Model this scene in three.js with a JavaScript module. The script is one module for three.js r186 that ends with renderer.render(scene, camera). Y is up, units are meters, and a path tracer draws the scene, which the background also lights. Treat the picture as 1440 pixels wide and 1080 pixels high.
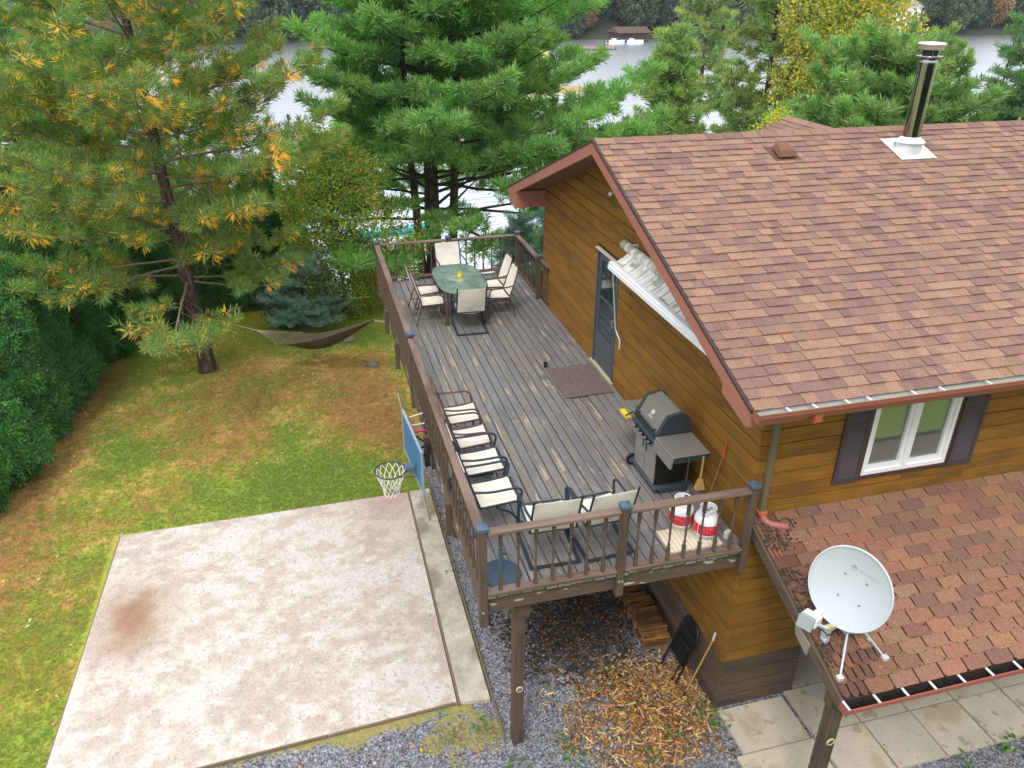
import * as THREE from 'three';
import { mergeGeometries, mergeVertices } from 'three/addons/utils/BufferGeometryUtils.js';
import { RoundedBoxGeometry } from 'three/addons/geometries/RoundedBoxGeometry.js';

const scene = new THREE.Scene();
// ---------------------------------------------------------------- camera
const camera = new THREE.PerspectiveCamera(52.39, 4 / 3, 0.1, 900);
camera.position.set(-4.7148, 8.9727, 6.6191);
camera.rotation.set(-0.4765, -0.2615, 0.0064, 'YXZ');
// ---------------------------------------------------------------- bright overcast sky
{
  const W = 256, Hh = 128, d = new Float32Array(W * Hh * 4);
  for (let j = 0; j < Hh; j++) for (let i = 0; i < W; i++) {
    const el = ((j + 0.5) / Hh - 0.5) * Math.PI, s = Math.max(0, Math.sin(el));
    const a = (i / W) * Math.PI * 2;
    const cl = 1 + 0.05 * Math.sin(a * 3 + 5 * s) * Math.cos(a * 5 - 7 * s) * (1 - s);
    const L = el < 0 ? 0.30 : (0.98 + 0.62 * s) * cl;
    const k = (j * W + i) * 4;
    d[k] = L * (0.96 + 0.02 * s); d[k + 1] = L * 0.985; d[k + 2] = L * 1.04; d[k + 3] = 1;
  }
  const sky = new THREE.DataTexture(d, W, Hh, THREE.RGBAFormat, THREE.FloatType);
  sky.mapping = THREE.EquirectangularReflectionMapping; sky.magFilter = THREE.LinearFilter; sky.minFilter = THREE.LinearFilter;
  sky.needsUpdate = true;
  scene.background = sky; scene.environment = sky;
}
// veiled sun, high behind the camera's left shoulder
const sun = new THREE.DirectionalLight(new THREE.Color(1.0, 0.96, 0.9), 1.5);
sun.position.set(-14, 32, 16); sun.target.position.set(-1, 0, -6);
sun.castShadow = true; sun.shadow.radius = 26; sun.shadow.mapSize.set(2048, 2048);
Object.assign(sun.shadow.camera, { left: -40, right: 40, top: 40, bottom: -40, near: 1, far: 140 });
scene.add(sun, sun.target);
const renderer = new THREE.WebGLRenderer({ antialias: true });
renderer.setSize(1024, 768);
renderer.toneMapping = THREE.LinearToneMapping;
renderer.toneMappingExposure = 1.3;
renderer.shadowMap.enabled = true; renderer.shadowMap.type = THREE.PCFSoftShadowMap;

// ---------------------------------------------------------------- helpers
let seed = 7;
const reseed = s => { seed = s | 0; };
function rnd() { seed = (seed + 0x6D2B79F5) | 0; let t = Math.imul(seed ^ (seed >>> 15), 1 | seed); t = (t + Math.imul(t ^ (t >>> 7), 61 | t)) ^ t; return ((t ^ (t >>> 14)) >>> 0) / 4294967296; }
const rr = (a, b) => a + (b - a) * rnd();
const pick = a => a[Math.floor(rnd() * a.length)];
const V = (x, y, z) => new THREE.Vector3(x, y, z);
const clamp = (x, a = 0, b = 1) => Math.min(b, Math.max(a, x));
const sst = (a, b, x) => { const t = clamp((x - a) / (b - a)); return t * t * (3 - 2 * t); };
const mix = (a, b, t) => a + (b - a) * t;
const mix3 = (a, b, t) => [mix(a[0], b[0], t), mix(a[1], b[1], t), mix(a[2], b[2], t)];
const HASH = new Float32Array(65536); { reseed(99); for (let i = 0; i < 65536; i++) HASH[i] = rnd(); }
const hsh = (x, y, s) => HASH[(Math.imul(x, 374761393) + Math.imul(y, 668265263) + Math.imul(s, 974634777) >>> 7) & 65535];
function vn(x, y, s, px = 0, py = 0) {            // value noise, periodic when px, py > 0
  let xi = Math.floor(x), yi = Math.floor(y); const fx = x - xi, fy = y - yi;
  const u = fx * fx * (3 - 2 * fx), v = fy * fy * (3 - 2 * fy);
  let x1 = xi + 1, y1 = yi + 1;
  if (px) { xi = ((xi % px) + px) % px; x1 = ((x1 % px) + px) % px; }
  if (py) { yi = ((yi % py) + py) % py; y1 = ((y1 % py) + py) % py; }
  return mix(mix(hsh(xi, yi, s), hsh(x1, yi, s), u), mix(hsh(xi, y1, s), hsh(x1, y1, s), u), v);
}
function fbm(x, y, s, oct = 4, px = 0, py = 0) {
  let a = 0.5, r = 0, n = 0;
  for (let o = 0; o < oct; o++) { r += a * vn(x, y, s + o * 17, px, py); n += a; a *= 0.5; x *= 2; y *= 2; px *= 2; py *= 2; }
  return r / n;
}
function tex(w, h, fn, repeat = true, srgb = true) {  // fn(u, v) -> [r, g, b] as sRGB 0..255
  const d = new Uint8Array(w * h * 4);
  for (let j = 0; j < h; j++) for (let i = 0; i < w; i++) {
    const c = fn((i + 0.5) / w, (j + 0.5) / h), k = (j * w + i) * 4;
    d[k] = clamp(c[0], 0, 255); d[k + 1] = clamp(c[1], 0, 255); d[k + 2] = clamp(c[2], 0, 255); d[k + 3] = 255;
  }
  const t = new THREE.DataTexture(d, w, h, THREE.RGBAFormat);
  t.magFilter = THREE.LinearFilter; t.minFilter = THREE.LinearMipmapLinearFilter; t.generateMipmaps = true; t.anisotropy = 8;
  if (repeat) t.wrapS = t.wrapT = THREE.RepeatWrapping;
  if (srgb) t.colorSpace = THREE.SRGBColorSpace;
  t.needsUpdate = true; return t;
}
const S = hex => new THREE.Color(hex);
const mat = (color, rough = 0.8, o = {}) => new THREE.MeshStandardMaterial({ color: S(color), roughness: rough, ...o });
const names = new Map();
function numbered(n) { const k = names.get(n) || 0; names.set(n, k + 1); return k ? n + '_' + String(k).padStart(3, '0') : n; }
function tag(o, label, category, group, kind) {
  if (label) o.userData.label = label; if (category) o.userData.category = category;
  if (group) o.userData.group = group; if (kind) o.userData.kind = kind; return o;
}
function thing(name, label, category, group, pos = [0, 0, 0], turn = 0) {
  const o = new THREE.Group(); o.name = numbered(name); o.position.set(...pos); o.rotation.y = turn; scene.add(o);
  return tag(o, label, category, group);
}
function part(name, geo, m, parent) { const o = new THREE.Mesh(geo, m); o.name = name; parent.add(o); return o; }
function single(name, geo, m, label, category, group) { const o = new THREE.Mesh(geo, m); o.name = numbered(name); scene.add(o); return tag(o, label, category, group); }
function struct(name, geo, m) { const o = new THREE.Mesh(geo, m); o.name = numbered(name); o.userData.kind = 'structure'; scene.add(o); return o; }
// uv in metres from the face's own plane; `grain` is the axis that becomes u
function planarUV(g, grain = 0, ou = 0, ov = 0, su = 1, sv = 1) {
  if (g.index) g = g.toNonIndexed();
  const p = g.attributes.position, uv = new Float32Array(p.count * 2), a = V(), b = V(), c = V();
  for (let i = 0; i < p.count; i += 3) {
    a.fromBufferAttribute(p, i); b.fromBufferAttribute(p, i + 1); c.fromBufferAttribute(p, i + 2);
    const n = b.clone().sub(a).cross(c.clone().sub(a)); const m = [Math.abs(n.x), Math.abs(n.y), Math.abs(n.z)];
    let k = m.indexOf(Math.max(...m)), ax = [0, 1, 2].filter(q => q !== k);
    let U = ax[0], W = ax[1]; if (k !== grain) { U = grain; W = [0, 1, 2].find(q => q !== k && q !== grain); }
    for (let j = 0; j < 3; j++) { const q = [a, b, c][j]; uv[(i + j) * 2] = (q.getComponent(U) + ou) * su; uv[(i + j) * 2 + 1] = (q.getComponent(W) + ov) * sv; }
  }
  g.setAttribute('uv', new THREE.BufferAttribute(uv, 2)); return g;
}
// a six-sided solid from its eight corners: 0-3 one face in order, 4-7 the opposite face
function hexa(c, grain = 0, ou = 0, ov = 0, su = 1, sv = 1) {
  const F = [[0, 1, 2, 3], [7, 6, 5, 4], [0, 4, 5, 1], [1, 5, 6, 2], [2, 6, 7, 3], [3, 7, 4, 0]], pos = [];
  const ctr = V(); c.forEach(q => ctr.add(V(...q))); ctr.multiplyScalar(1 / 8);
  for (const f of F) {
    const q = f.map(i => V(...c[i]));
    const n = q[1].clone().sub(q[0]).cross(q[2].clone().sub(q[0]));
    const out = q[0].clone().add(q[2]).multiplyScalar(0.5).sub(ctr).dot(n) > 0;
    const o = out ? [0, 1, 2, 0, 2, 3] : [0, 2, 1, 0, 3, 2];
    for (const i of o) pos.push(q[i].x, q[i].y, q[i].z);
  }
  const g = new THREE.BufferGeometry(); g.setAttribute('position', new THREE.Float32BufferAttribute(pos, 3));
  g.computeVertexNormals(); return planarUV(g, grain, ou, ov, su, sv);
}
const box = (x0, x1, y0, y1, z0, z1, grain = 0, ou = rr(0, 9), ov = rr(0, 9)) =>
  hexa([[x0, y0, z0], [x1, y0, z0], [x1, y1, z0], [x0, y1, z0], [x0, y0, z1], [x1, y0, z1], [x1, y1, z1], [x0, y1, z1]], grain, ou, ov);
function rbox(x0, x1, y0, y1, z0, z1, r = 0.006, grain = 0, seg = 1) {
  const g = new RoundedBoxGeometry(x1 - x0, y1 - y0, z1 - z0, seg, r); g.translate((x0 + x1) / 2, (y0 + y1) / 2, (z0 + z1) / 2);
  return planarUV(g, grain, rr(0, 9), rr(0, 9));
}
function rod(a, b, r0, r1 = r0, n = 8) {
  a = V(...a); b = V(...b); const d = b.clone().sub(a), L = d.length(); const g = new THREE.CylinderGeometry(r1, r0, L, n, 1);
  g.translate(0, L / 2, 0); g.applyQuaternion(new THREE.Quaternion().setFromUnitVectors(V(0, 1, 0), d.normalize())); g.translate(a.x, a.y, a.z); return g.toNonIndexed();
}
function tube(pts, r, seg = 24, rad = 8, closed = false) {
  return new THREE.TubeGeometry(new THREE.CatmullRomCurve3(pts.map(p => V(...p)), closed, 'catmullrom', 0.5), seg, r, rad, closed).toNonIndexed();
}
// tube with straight runs and rounded corners
function bent(pts, r, rad = 0.04, n = 7, closed = false) {
  const P = pts.map(p => V(...p)), out = [];
  for (let i = 0; i < P.length; i++) {
    if (!closed && (i === 0 || i === P.length - 1)) { out.push(P[i]); continue; }
    const a = P[(i - 1 + P.length) % P.length], b = P[i], c = P[(i + 1) % P.length];
    const d1 = a.clone().sub(b), d2 = c.clone().sub(b), k = Math.min(rad, d1.length() * 0.45, d2.length() * 0.45);
    const s = b.clone().addScaledVector(d1.normalize(), k), e = b.clone().addScaledVector(d2.normalize(), k);
    for (let j = 0; j <= 3; j++) { const t = j / 3; out.push(s.clone().multiplyScalar((1 - t) * (1 - t)).addScaledVector(b, 2 * t * (1 - t)).addScaledVector(e, t * t)); }
  }
  const path = new THREE.CurvePath(); for (let i = 0; i + 1 < out.length; i++) path.add(new THREE.LineCurve3(out[i], out[i + 1]));
  if (closed) path.add(new THREE.LineCurve3(out[out.length - 1], out[0]));
  // sweep by hand through exact points
  const pos = [], idx = [], N = out.length, up0 = V(0.3, 1, 0.2).normalize(); let prev = null;
  for (let i = 0; i < N; i++) {
    const a = out[closed ? (i - 1 + N) % N : Math.max(0, i - 1)], c = out[closed ? (i + 1) % N : Math.min(N - 1, i + 1)];
    const t = c.clone().sub(a).normalize(); let u = prev ? prev.clone().addScaledVector(t, -prev.dot(t)) : up0.clone().addScaledVector(t, -up0.dot(t));
    u.normalize(); prev = u; const w = t.clone().cross(u);
    for (let k = 0; k < n; k++) { const th = k / n * Math.PI * 2; const q = out[i].clone().addScaledVector(u, Math.cos(th) * r).addScaledVector(w, Math.sin(th) * r); pos.push(q.x, q.y, q.z); }
  }
  const M = closed ? N : N - 1;
  for (let i = 0; i < M; i++) for (let k = 0; k < n; k++) { const a = i * n + k, b = i * n + (k + 1) % n, c = ((i + 1) % N) * n + k, d = ((i + 1) % N) * n + (k + 1) % n; idx.push(a, b, c, b, d, c); }
  if (!closed) { for (let k = 1; k < n - 1; k++) { idx.push(0, k + 1, k); const o = (N - 1) * n; idx.push(o, o + k, o + k + 1); } }
  const g = new THREE.BufferGeometry(); g.setAttribute('position', new THREE.Float32BufferAttribute(pos, 3)); g.setIndex(idx); g.computeVertexNormals();
  g.setAttribute('uv', new THREE.BufferAttribute(new Float32Array(pos.length / 3 * 2), 2)); return g.toNonIndexed();
}
function lathe(pts, seg = 16) { return new THREE.LatheGeometry(pts.map(p => new THREE.Vector2(p[0], p[1])), seg).toNonIndexed(); }
function merge(list) {
  return mergeGeometries(list.map(g => { g = g.index ? g.toNonIndexed() : g; for (const k of Object.keys(g.attributes)) if (!['position', 'normal', 'uv', 'color'].includes(k)) g.deleteAttribute(k); if (!g.attributes.uv) g.setAttribute('uv', new THREE.BufferAttribute(new Float32Array(g.attributes.position.count * 2), 2)); return g; }));
}
function paint(g, c) { const n = g.attributes.position.count, a = new Float32Array(n * 3); for (let i = 0; i < n; i++) a.set(c, i * 3); g.setAttribute('color', new THREE.BufferAttribute(a, 3)); return g; }
const lin = (r, g, b) => { const c = new THREE.Color().setRGB(r / 255, g / 255, b / 255, THREE.SRGBColorSpace); return [c.r, c.g, c.b]; };
// a sheet through a grid of points f(u, v), with thickness t along its normals
function sheet(f, nu, nv, t = 0.006) {
  const P = [], idx = [], uv = [];
  for (let j = 0; j <= nv; j++) for (let i = 0; i <= nu; i++) { const q = f(i / nu, j / nv); P.push(...q); uv.push(i / nu, j / nv); }
  for (let j = 0; j < nv; j++) for (let i = 0; i < nu; i++) { const a = j * (nu + 1) + i, b = a + 1, c = a + nu + 1, d = c + 1; idx.push(a, b, c, b, d, c); }
  const g = new THREE.BufferGeometry(); g.setAttribute('position', new THREE.Float32BufferAttribute(P, 3)); g.setAttribute('uv', new THREE.Float32BufferAttribute(uv, 2)); g.setIndex(idx); g.computeVertexNormals();
  if (!t) return g.toNonIndexed();
  const n = g.attributes.normal, g2 = g.clone(), p2 = g2.attributes.position;
  for (let i = 0; i < p2.count; i++) p2.setXYZ(i, p2.getX(i) - n.getX(i) * t, p2.getY(i) - n.getY(i) * t, p2.getZ(i) - n.getZ(i) * t);
  g2.setIndex(idx.map((_, k) => idx[k - k % 3 + [0, 2, 1][k % 3]])); g2.computeVertexNormals();
  const edge = [], at = (A, k) => [A.getX(k), A.getY(k), A.getZ(k)], p1 = g.attributes.position;
  const rim = []; for (let i = 0; i < nu; i++) rim.push([i, i + 1]); for (let j = 0; j < nv; j++) rim.push([j * (nu + 1) + nu, (j + 1) * (nu + 1) + nu]);
  for (let i = nu; i > 0; i--) rim.push([nv * (nu + 1) + i, nv * (nu + 1) + i - 1]); for (let j = nv; j > 0; j--) rim.push([j * (nu + 1), (j - 1) * (nu + 1)]);
  for (const [a, b] of rim) edge.push(...at(p1, a), ...at(p2, a), ...at(p1, b), ...at(p1, b), ...at(p2, a), ...at(p2, b));
  const ge = new THREE.BufferGeometry(); ge.setAttribute('position', new THREE.Float32BufferAttribute(edge, 3)); ge.computeVertexNormals();
  return merge([g, g2, ge]);
}
function instanced(name, geo, m, list, parent, colors) {  // list of Matrix4
  const im = new THREE.InstancedMesh(geo, m, list.length); im.name = name;
  list.forEach((q, i) => im.setMatrixAt(i, q));
  im.userData.kind = 'stuff';
  if (colors) { const c = new THREE.Color(); colors.forEach((k, i) => im.setColorAt(i, c.setRGB(k[0], k[1], k[2]))); }
  im.instanceMatrix.needsUpdate = true; (parent || scene).add(im); return im;
}
const _q = new THREE.Quaternion(), _e = new THREE.Euler();
const mx = (x, y, z, rx, ry, rz, sx, sy = sx, sz = sx) => new THREE.Matrix4().compose(V(x, y, z), _q.setFromEuler(_e.set(rx, ry, rz)), V(sx, sy, sz));
const mxDir = (p, d, s, spin) => { const q = new THREE.Quaternion().setFromUnitVectors(V(0, 1, 0), d.clone().normalize()); q.multiply(new THREE.Quaternion().setFromAxisAngle(V(0, 1, 0), spin)); return new THREE.Matrix4().compose(p, q, V(s, s, s)); };
// ================================================================ GROUND
const LAKE = -2.6;
const shoreZ = x => -24.5 - 1.6 * Math.sin(x * 0.13 + 0.6) - (x > 6 ? (x - 6) * 0.22 : 0) - (x < -12 ? (-12 - x) * 0.35 : 0);
function ground(x, z) {
  const s = shoreZ(x), t = sst(-15.5, s - 3, z);
  let h = -3.6 * t;
  if (z < -16) h += (fbm(x * 0.4, z * 0.4, 5, 3) - 0.5) * 0.3 * sst(-16, -19, z);
  if (x < -11.5) h += 0.5 * sst(-11.5, -17, x) * (1 - t);
  return h;
}
const front = x => -0.72 + (fbm(x * 1.3, 4.2, 61, 3) - 0.5) * 0.5 - (x > -3.45 ? 0.25 * sst(-3.45, -3.1, x) : 0);   // where lawn gives way to gravel
function gravelness(x, z) {
  const n = (fbm(x * 3, z * 3, 62, 3) - 0.5) * 0.35;
  const a = sst(-0.12, 0.12, z - front(x) + n) * (1 - sst(3.2, 3.8, z + n * 2));                    // drive along the bottom
  const b = sst(-0.06, 0.06, x + 2.98 + n * 0.3) * sst(-8.6, -7.6, z + n * 2) * (1 - sst(0, .5, z));
  let g = Math.max(a, b);
  const w1 = Math.hypot((x + 3.35) / 0.55, (z + 0.45) / 0.4);       // weedy corner by the walk
  g = Math.min(g, Math.max(.38, sst(0.5, 1.2, w1 + n * 5)));
  return clamp(g);
}
function lawn(x, z) {          // [cover of green, dryness, needle litter]
  const n1 = fbm(x * 0.55, z * 0.55, 31, 4), n2 = fbm(x * 1.7 + 9, z * 1.7, 32, 4), n3 = fbm(x * 5, z * 5, 33, 3);
  const G = (cx, cz, rx, rz) => Math.exp(-(((x - cx) / rx) ** 2 + ((z - cz) / rz) ** 2));
  let litter = 0.30 * G(-7.4, -12.0, 2.6, 2.4) + 0.62 * sst(-9.3, -10.6, x + (n1 - 0.5) * 1.5) + 0.5 * G(-3.9, -10.4, 1.1, 2.2) + 0.32 * G(-6.7, -9.5, 2.0, 1.5) + 0.26 * G(-5, -12.3, 1.4, .9)
    + 0.22 * G(-9.4, -4.4, 0.8, 2.5) + 0.25 * G(-3.1, -8.0, 0.4, 1.6);
  litter += (n1 - 0.5) * 1.0 + (n2 - 0.5) * 0.7;
  let green = 0.64 - litter * 0.8 + (n2 - 0.5) * 0.9 + (n3 - 0.5) * 0.7 + 0.42 * G(-4.9, -6.9, 1.8, 0.9) + 0.35 * G(-9.7, -2.5, 1.3, 2.4) + 0.55 * G(-5.5, -15.5, 3.5, 1.6) - 0.32 * sst(-1.1, -.8, z) * (1 - sst(2, 3, z)) + .3 * sst(2, 3, z);
  return [clamp(green), clamp(0.45 + (n1 - 0.5) * 1.8 + 0.3 * (n3 - 0.5)), clamp(litter)];
}
const C_GREEN = [120, 144, 50], C_LIME = [172, 172, 60], C_DRY = [194, 168, 92], C_NEEDLE = [160, 120, 68], C_TAN = [186, 152, 100], C_SOIL = [84, 60, 36];
function lawnColor(x, z) {
  const [g, d, l] = lawn(x, z), f = vn(x * 46, z * 46, 41), f2 = vn(x * 90, z * 90, 42), f3 = fbm(x * 9, z * 9, 44, 3);
  let c = mix3(C_DRY, C_NEEDLE, clamp(l * 1.2 + (f3 - 0.5) * 0.9 + 0.15));
  c = mix3(c, C_TAN, sst(0.60, 0.78, f3 + (f - 0.5) * 0.3) * 0.55 * (0.4 + l));
  c = mix3(c, C_SOIL, sst(0.62, 0.9, f2) * 0.4);
  const far = sst(-13.6, -15.6, z);
  let gr = mix3(C_GREEN, C_LIME, clamp(d * 0.7 + far * 0.6 + (f - 0.5) * 0.5));
  c = mix3(c, gr, sst(0.30, 0.62, g + (f - 0.5) * 0.5));
  if (z > -1.05 && z < 2.5) c = mix3(c, [122, 124, 82], .6 + .3 * (f - .5));
  return c;
}
function gravelColor(x, z) {
  const a = vn(x * 60, z * 60, 51), b = vn(x * 37, z * 37, 52), c = vn(x * 80, z * 80, 53);
  let k = 70 + 95 * a + 55 * (b - 0.5);
  let q = [k * 0.97, k * 0.99, k * 1.06];
  if (c > 0.80) q = [k * 1.15, k * 1.0, k * 0.86];
  // wood dust and old bark trodden in under the deck
  const w = chipsAt(x, z); if (w > 0) q = mix3(q, [112, 78, 40], clamp(w * 0.8 * (0.3 + b)));
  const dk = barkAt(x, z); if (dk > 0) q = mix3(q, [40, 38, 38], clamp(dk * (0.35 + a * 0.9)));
  return q;
}
const chipsAt = (x, z) => clamp(1.25 - Math.hypot((x + 0.85) / 1.15, (z + 0.25) / 0.95) + (fbm(x * 2.5, z * 2.5, 71, 3) - 0.5) * 0.9) * (x < 0.02 ? 1 : 0);
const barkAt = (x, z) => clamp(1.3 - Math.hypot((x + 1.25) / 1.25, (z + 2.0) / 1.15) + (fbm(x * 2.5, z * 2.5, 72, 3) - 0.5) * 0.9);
{
  const X0 = -14, Z0 = -17, SZ = 23.5, fold = (t, a, b) => { const w = b - a; let q = ((t - a) % (2 * w) + 2 * w) % (2 * w); return a + (q > w ? 2 * w - q : q); };
  const map = tex(2048, 2048, (u, v) => {
    const x = X0 + u * SZ, z = Z0 + v * SZ, gv = gravelness(x, z);
    if (gv <= 0) return lawnColor(x, z);
    if (gv >= 1) return gravelColor(x, z);
    return vn(x * 40, z * 40, 55) < gv ? gravelColor(x, z) : lawnColor(x, z);
  });
  const xs = [], zs = [];
  for (let x = -150; x < -24; x += 9) xs.push(x); for (let x = -24; x <= 30; x += 0.75) xs.push(x); for (let x = 36; x <= 220; x += 9) xs.push(x);
  for (let z = 40; z > 8; z -= 6) zs.push(z); for (let z = 8; z >= -34; z -= 0.75) zs.push(z); for (let z = -36; z >= -44; z -= 4) zs.push(z);
  const P = [], U = [], I = [];
  for (const z of zs) for (const x of xs) { P.push(x, ground(x, z), z); U.push((fold(x, X0 + .05, X0 + SZ - .05) - X0) / SZ, (fold(z, Z0 + .05, Z0 + SZ - .05) - Z0) / SZ); }
  const nx = xs.length;
  for (let j = 0; j < zs.length - 1; j++) for (let i = 0; i < nx - 1; i++) { const a = j * nx + i; I.push(a, a + 1, a + nx, a + 1, a + nx + 1, a + nx); }
  const g = new THREE.BufferGeometry(); g.setAttribute('position', new THREE.Float32BufferAttribute(P, 3)); g.setAttribute('uv', new THREE.Float32BufferAttribute(U, 2)); g.setIndex(I); g.computeVertexNormals();
  const bump = tex(512, 512, (u, v) => { const k = 255 * fbm(u * 48, v * 48, 81, 3, 48, 48); return [k, k, k]; }, true, false);
  const bm = bump.clone(); bm.repeat.set(9, 9); bm.needsUpdate = true;
  struct('ground', g, new THREE.MeshStandardMaterial({ map, roughness: 0.95, bumpMap: bm, bumpScale: 0.02 }));
}
// lake and far shore
{
  const g = new THREE.PlaneGeometry(700, 420, 1, 1); g.rotateX(-Math.PI / 2); g.translate(60, LAKE, -222);
  const p = g.attributes.position, uv = g.attributes.uv; for (let i = 0; i < p.count; i++) uv.setXY(i, p.getX(i) / 14, p.getZ(i) / 9);
  const rip = tex(512, 512, (u, v) => { const k = 255 * (0.6 * fbm(u * 18 + 0.7 * Math.sin(v * 6.28), v * 34, 91, 4, 18, 34) + 0.4 * fbm(u * 7, v * 11, 95, 3, 7, 11)); return [k, k, k]; }, true, false);
  struct('lake', g, new THREE.MeshPhysicalMaterial({ color: S('#dfe5ee'), roughness: 0.28, metalness: 0.95, bumpMap: rip, bumpScale: 0.12 }));
  const P = [], I = [], U = [], nx = 60, nz = 12;
  for (let j = 0; j <= nz; j++) for (let i = 0; i <= nx; i++) {
    const x = -170 + i * 9, d = j / nz * 150, z = -166 - 8 * Math.sin(x * 0.021 + 1) - d - Math.max(0, x - 70) * 0.12;
    P.push(x, LAKE - 0.6 + Math.min(d * 0.30, 2 + d * 0.16) + (fbm(x * 0.04, d * 0.05, 15, 3) - 0.5) * 4 * sst(4, 25, d), z); U.push(x / 12, d / 12);
  }
  for (let j = 0; j < nz; j++) for (let i = 0; i < nx; i++) { const a = j * (nx + 1) + i; I.push(a, a + 1, a + nx + 1, a + 1, a + nx + 2, a + nx + 1); }
  const h = new THREE.BufferGeometry(); h.setAttribute('position', new THREE.Float32BufferAttribute(P, 3)); h.setAttribute('uv', new THREE.Float32BufferAttribute(U, 2)); h.setIndex(I); h.computeVertexNormals();
  struct('far_shore', h, mat('#323a28', 0.95));
  // pale sand by the water, seen through the far railing
  const b = new THREE.Shape(); b.moveTo(-3.6, 17.6); for (const [x, z] of [[-1, 17.9], [1.2, 18.3], [4.6, 19.8], [7.6, 22.5], [7.4, 25.2], [3.4, 25.6], [-0.6, 25.2], [-2.6, 23.8], [-3.8, 20.6]]) b.lineTo(x, z);
  const bs = new THREE.ShapeGeometry(b, 4); const bp0 = bs.attributes.position; void bp0;
  const sandGeo = (() => { const Pn = [], In = [], n = 26; const inside = (x, z) => { let c = false; const q = b.getPoints(); for (let i = 0, j = q.length - 1; i < q.length; j = i++) if ((q[i].y > z) !== (q[j].y > z) && x < (q[j].x - q[i].x) * (z - q[i].y) / (q[j].y - q[i].y) + q[i].x) c = !c; return c; };
    for (let j = 0; j <= n; j++) for (let i = 0; i <= n; i++) { const x = -4 + i * 12 / n, z = 17.4 + j * 8.6 / n; Pn.push(x, Math.max(ground(x, -z), LAKE - 0.2) + 0.05, -z); }
    for (let j = 0; j < n; j++) for (let i = 0; i < n; i++) { const x = -4 + (i + .5) * 12 / n, z = 17.4 + (j + .5) * 8.6 / n; if (!inside(x, z)) continue; const a = j * (n + 1) + i; In.push(a, a + 1, a + n + 1, a + 1, a + n + 2, a + n + 1); }
    const q = new THREE.BufferGeometry(); q.setAttribute('position', new THREE.Float32BufferAttribute(Pn, 3)); q.setAttribute('uv', new THREE.BufferAttribute(new Float32Array(Pn.length / 3 * 2), 2)); q.setIndex(In); q.computeVertexNormals(); return q; })();
  struct('beach', sandGeo, mat('#e2d3ba', 0.95));
}
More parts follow.
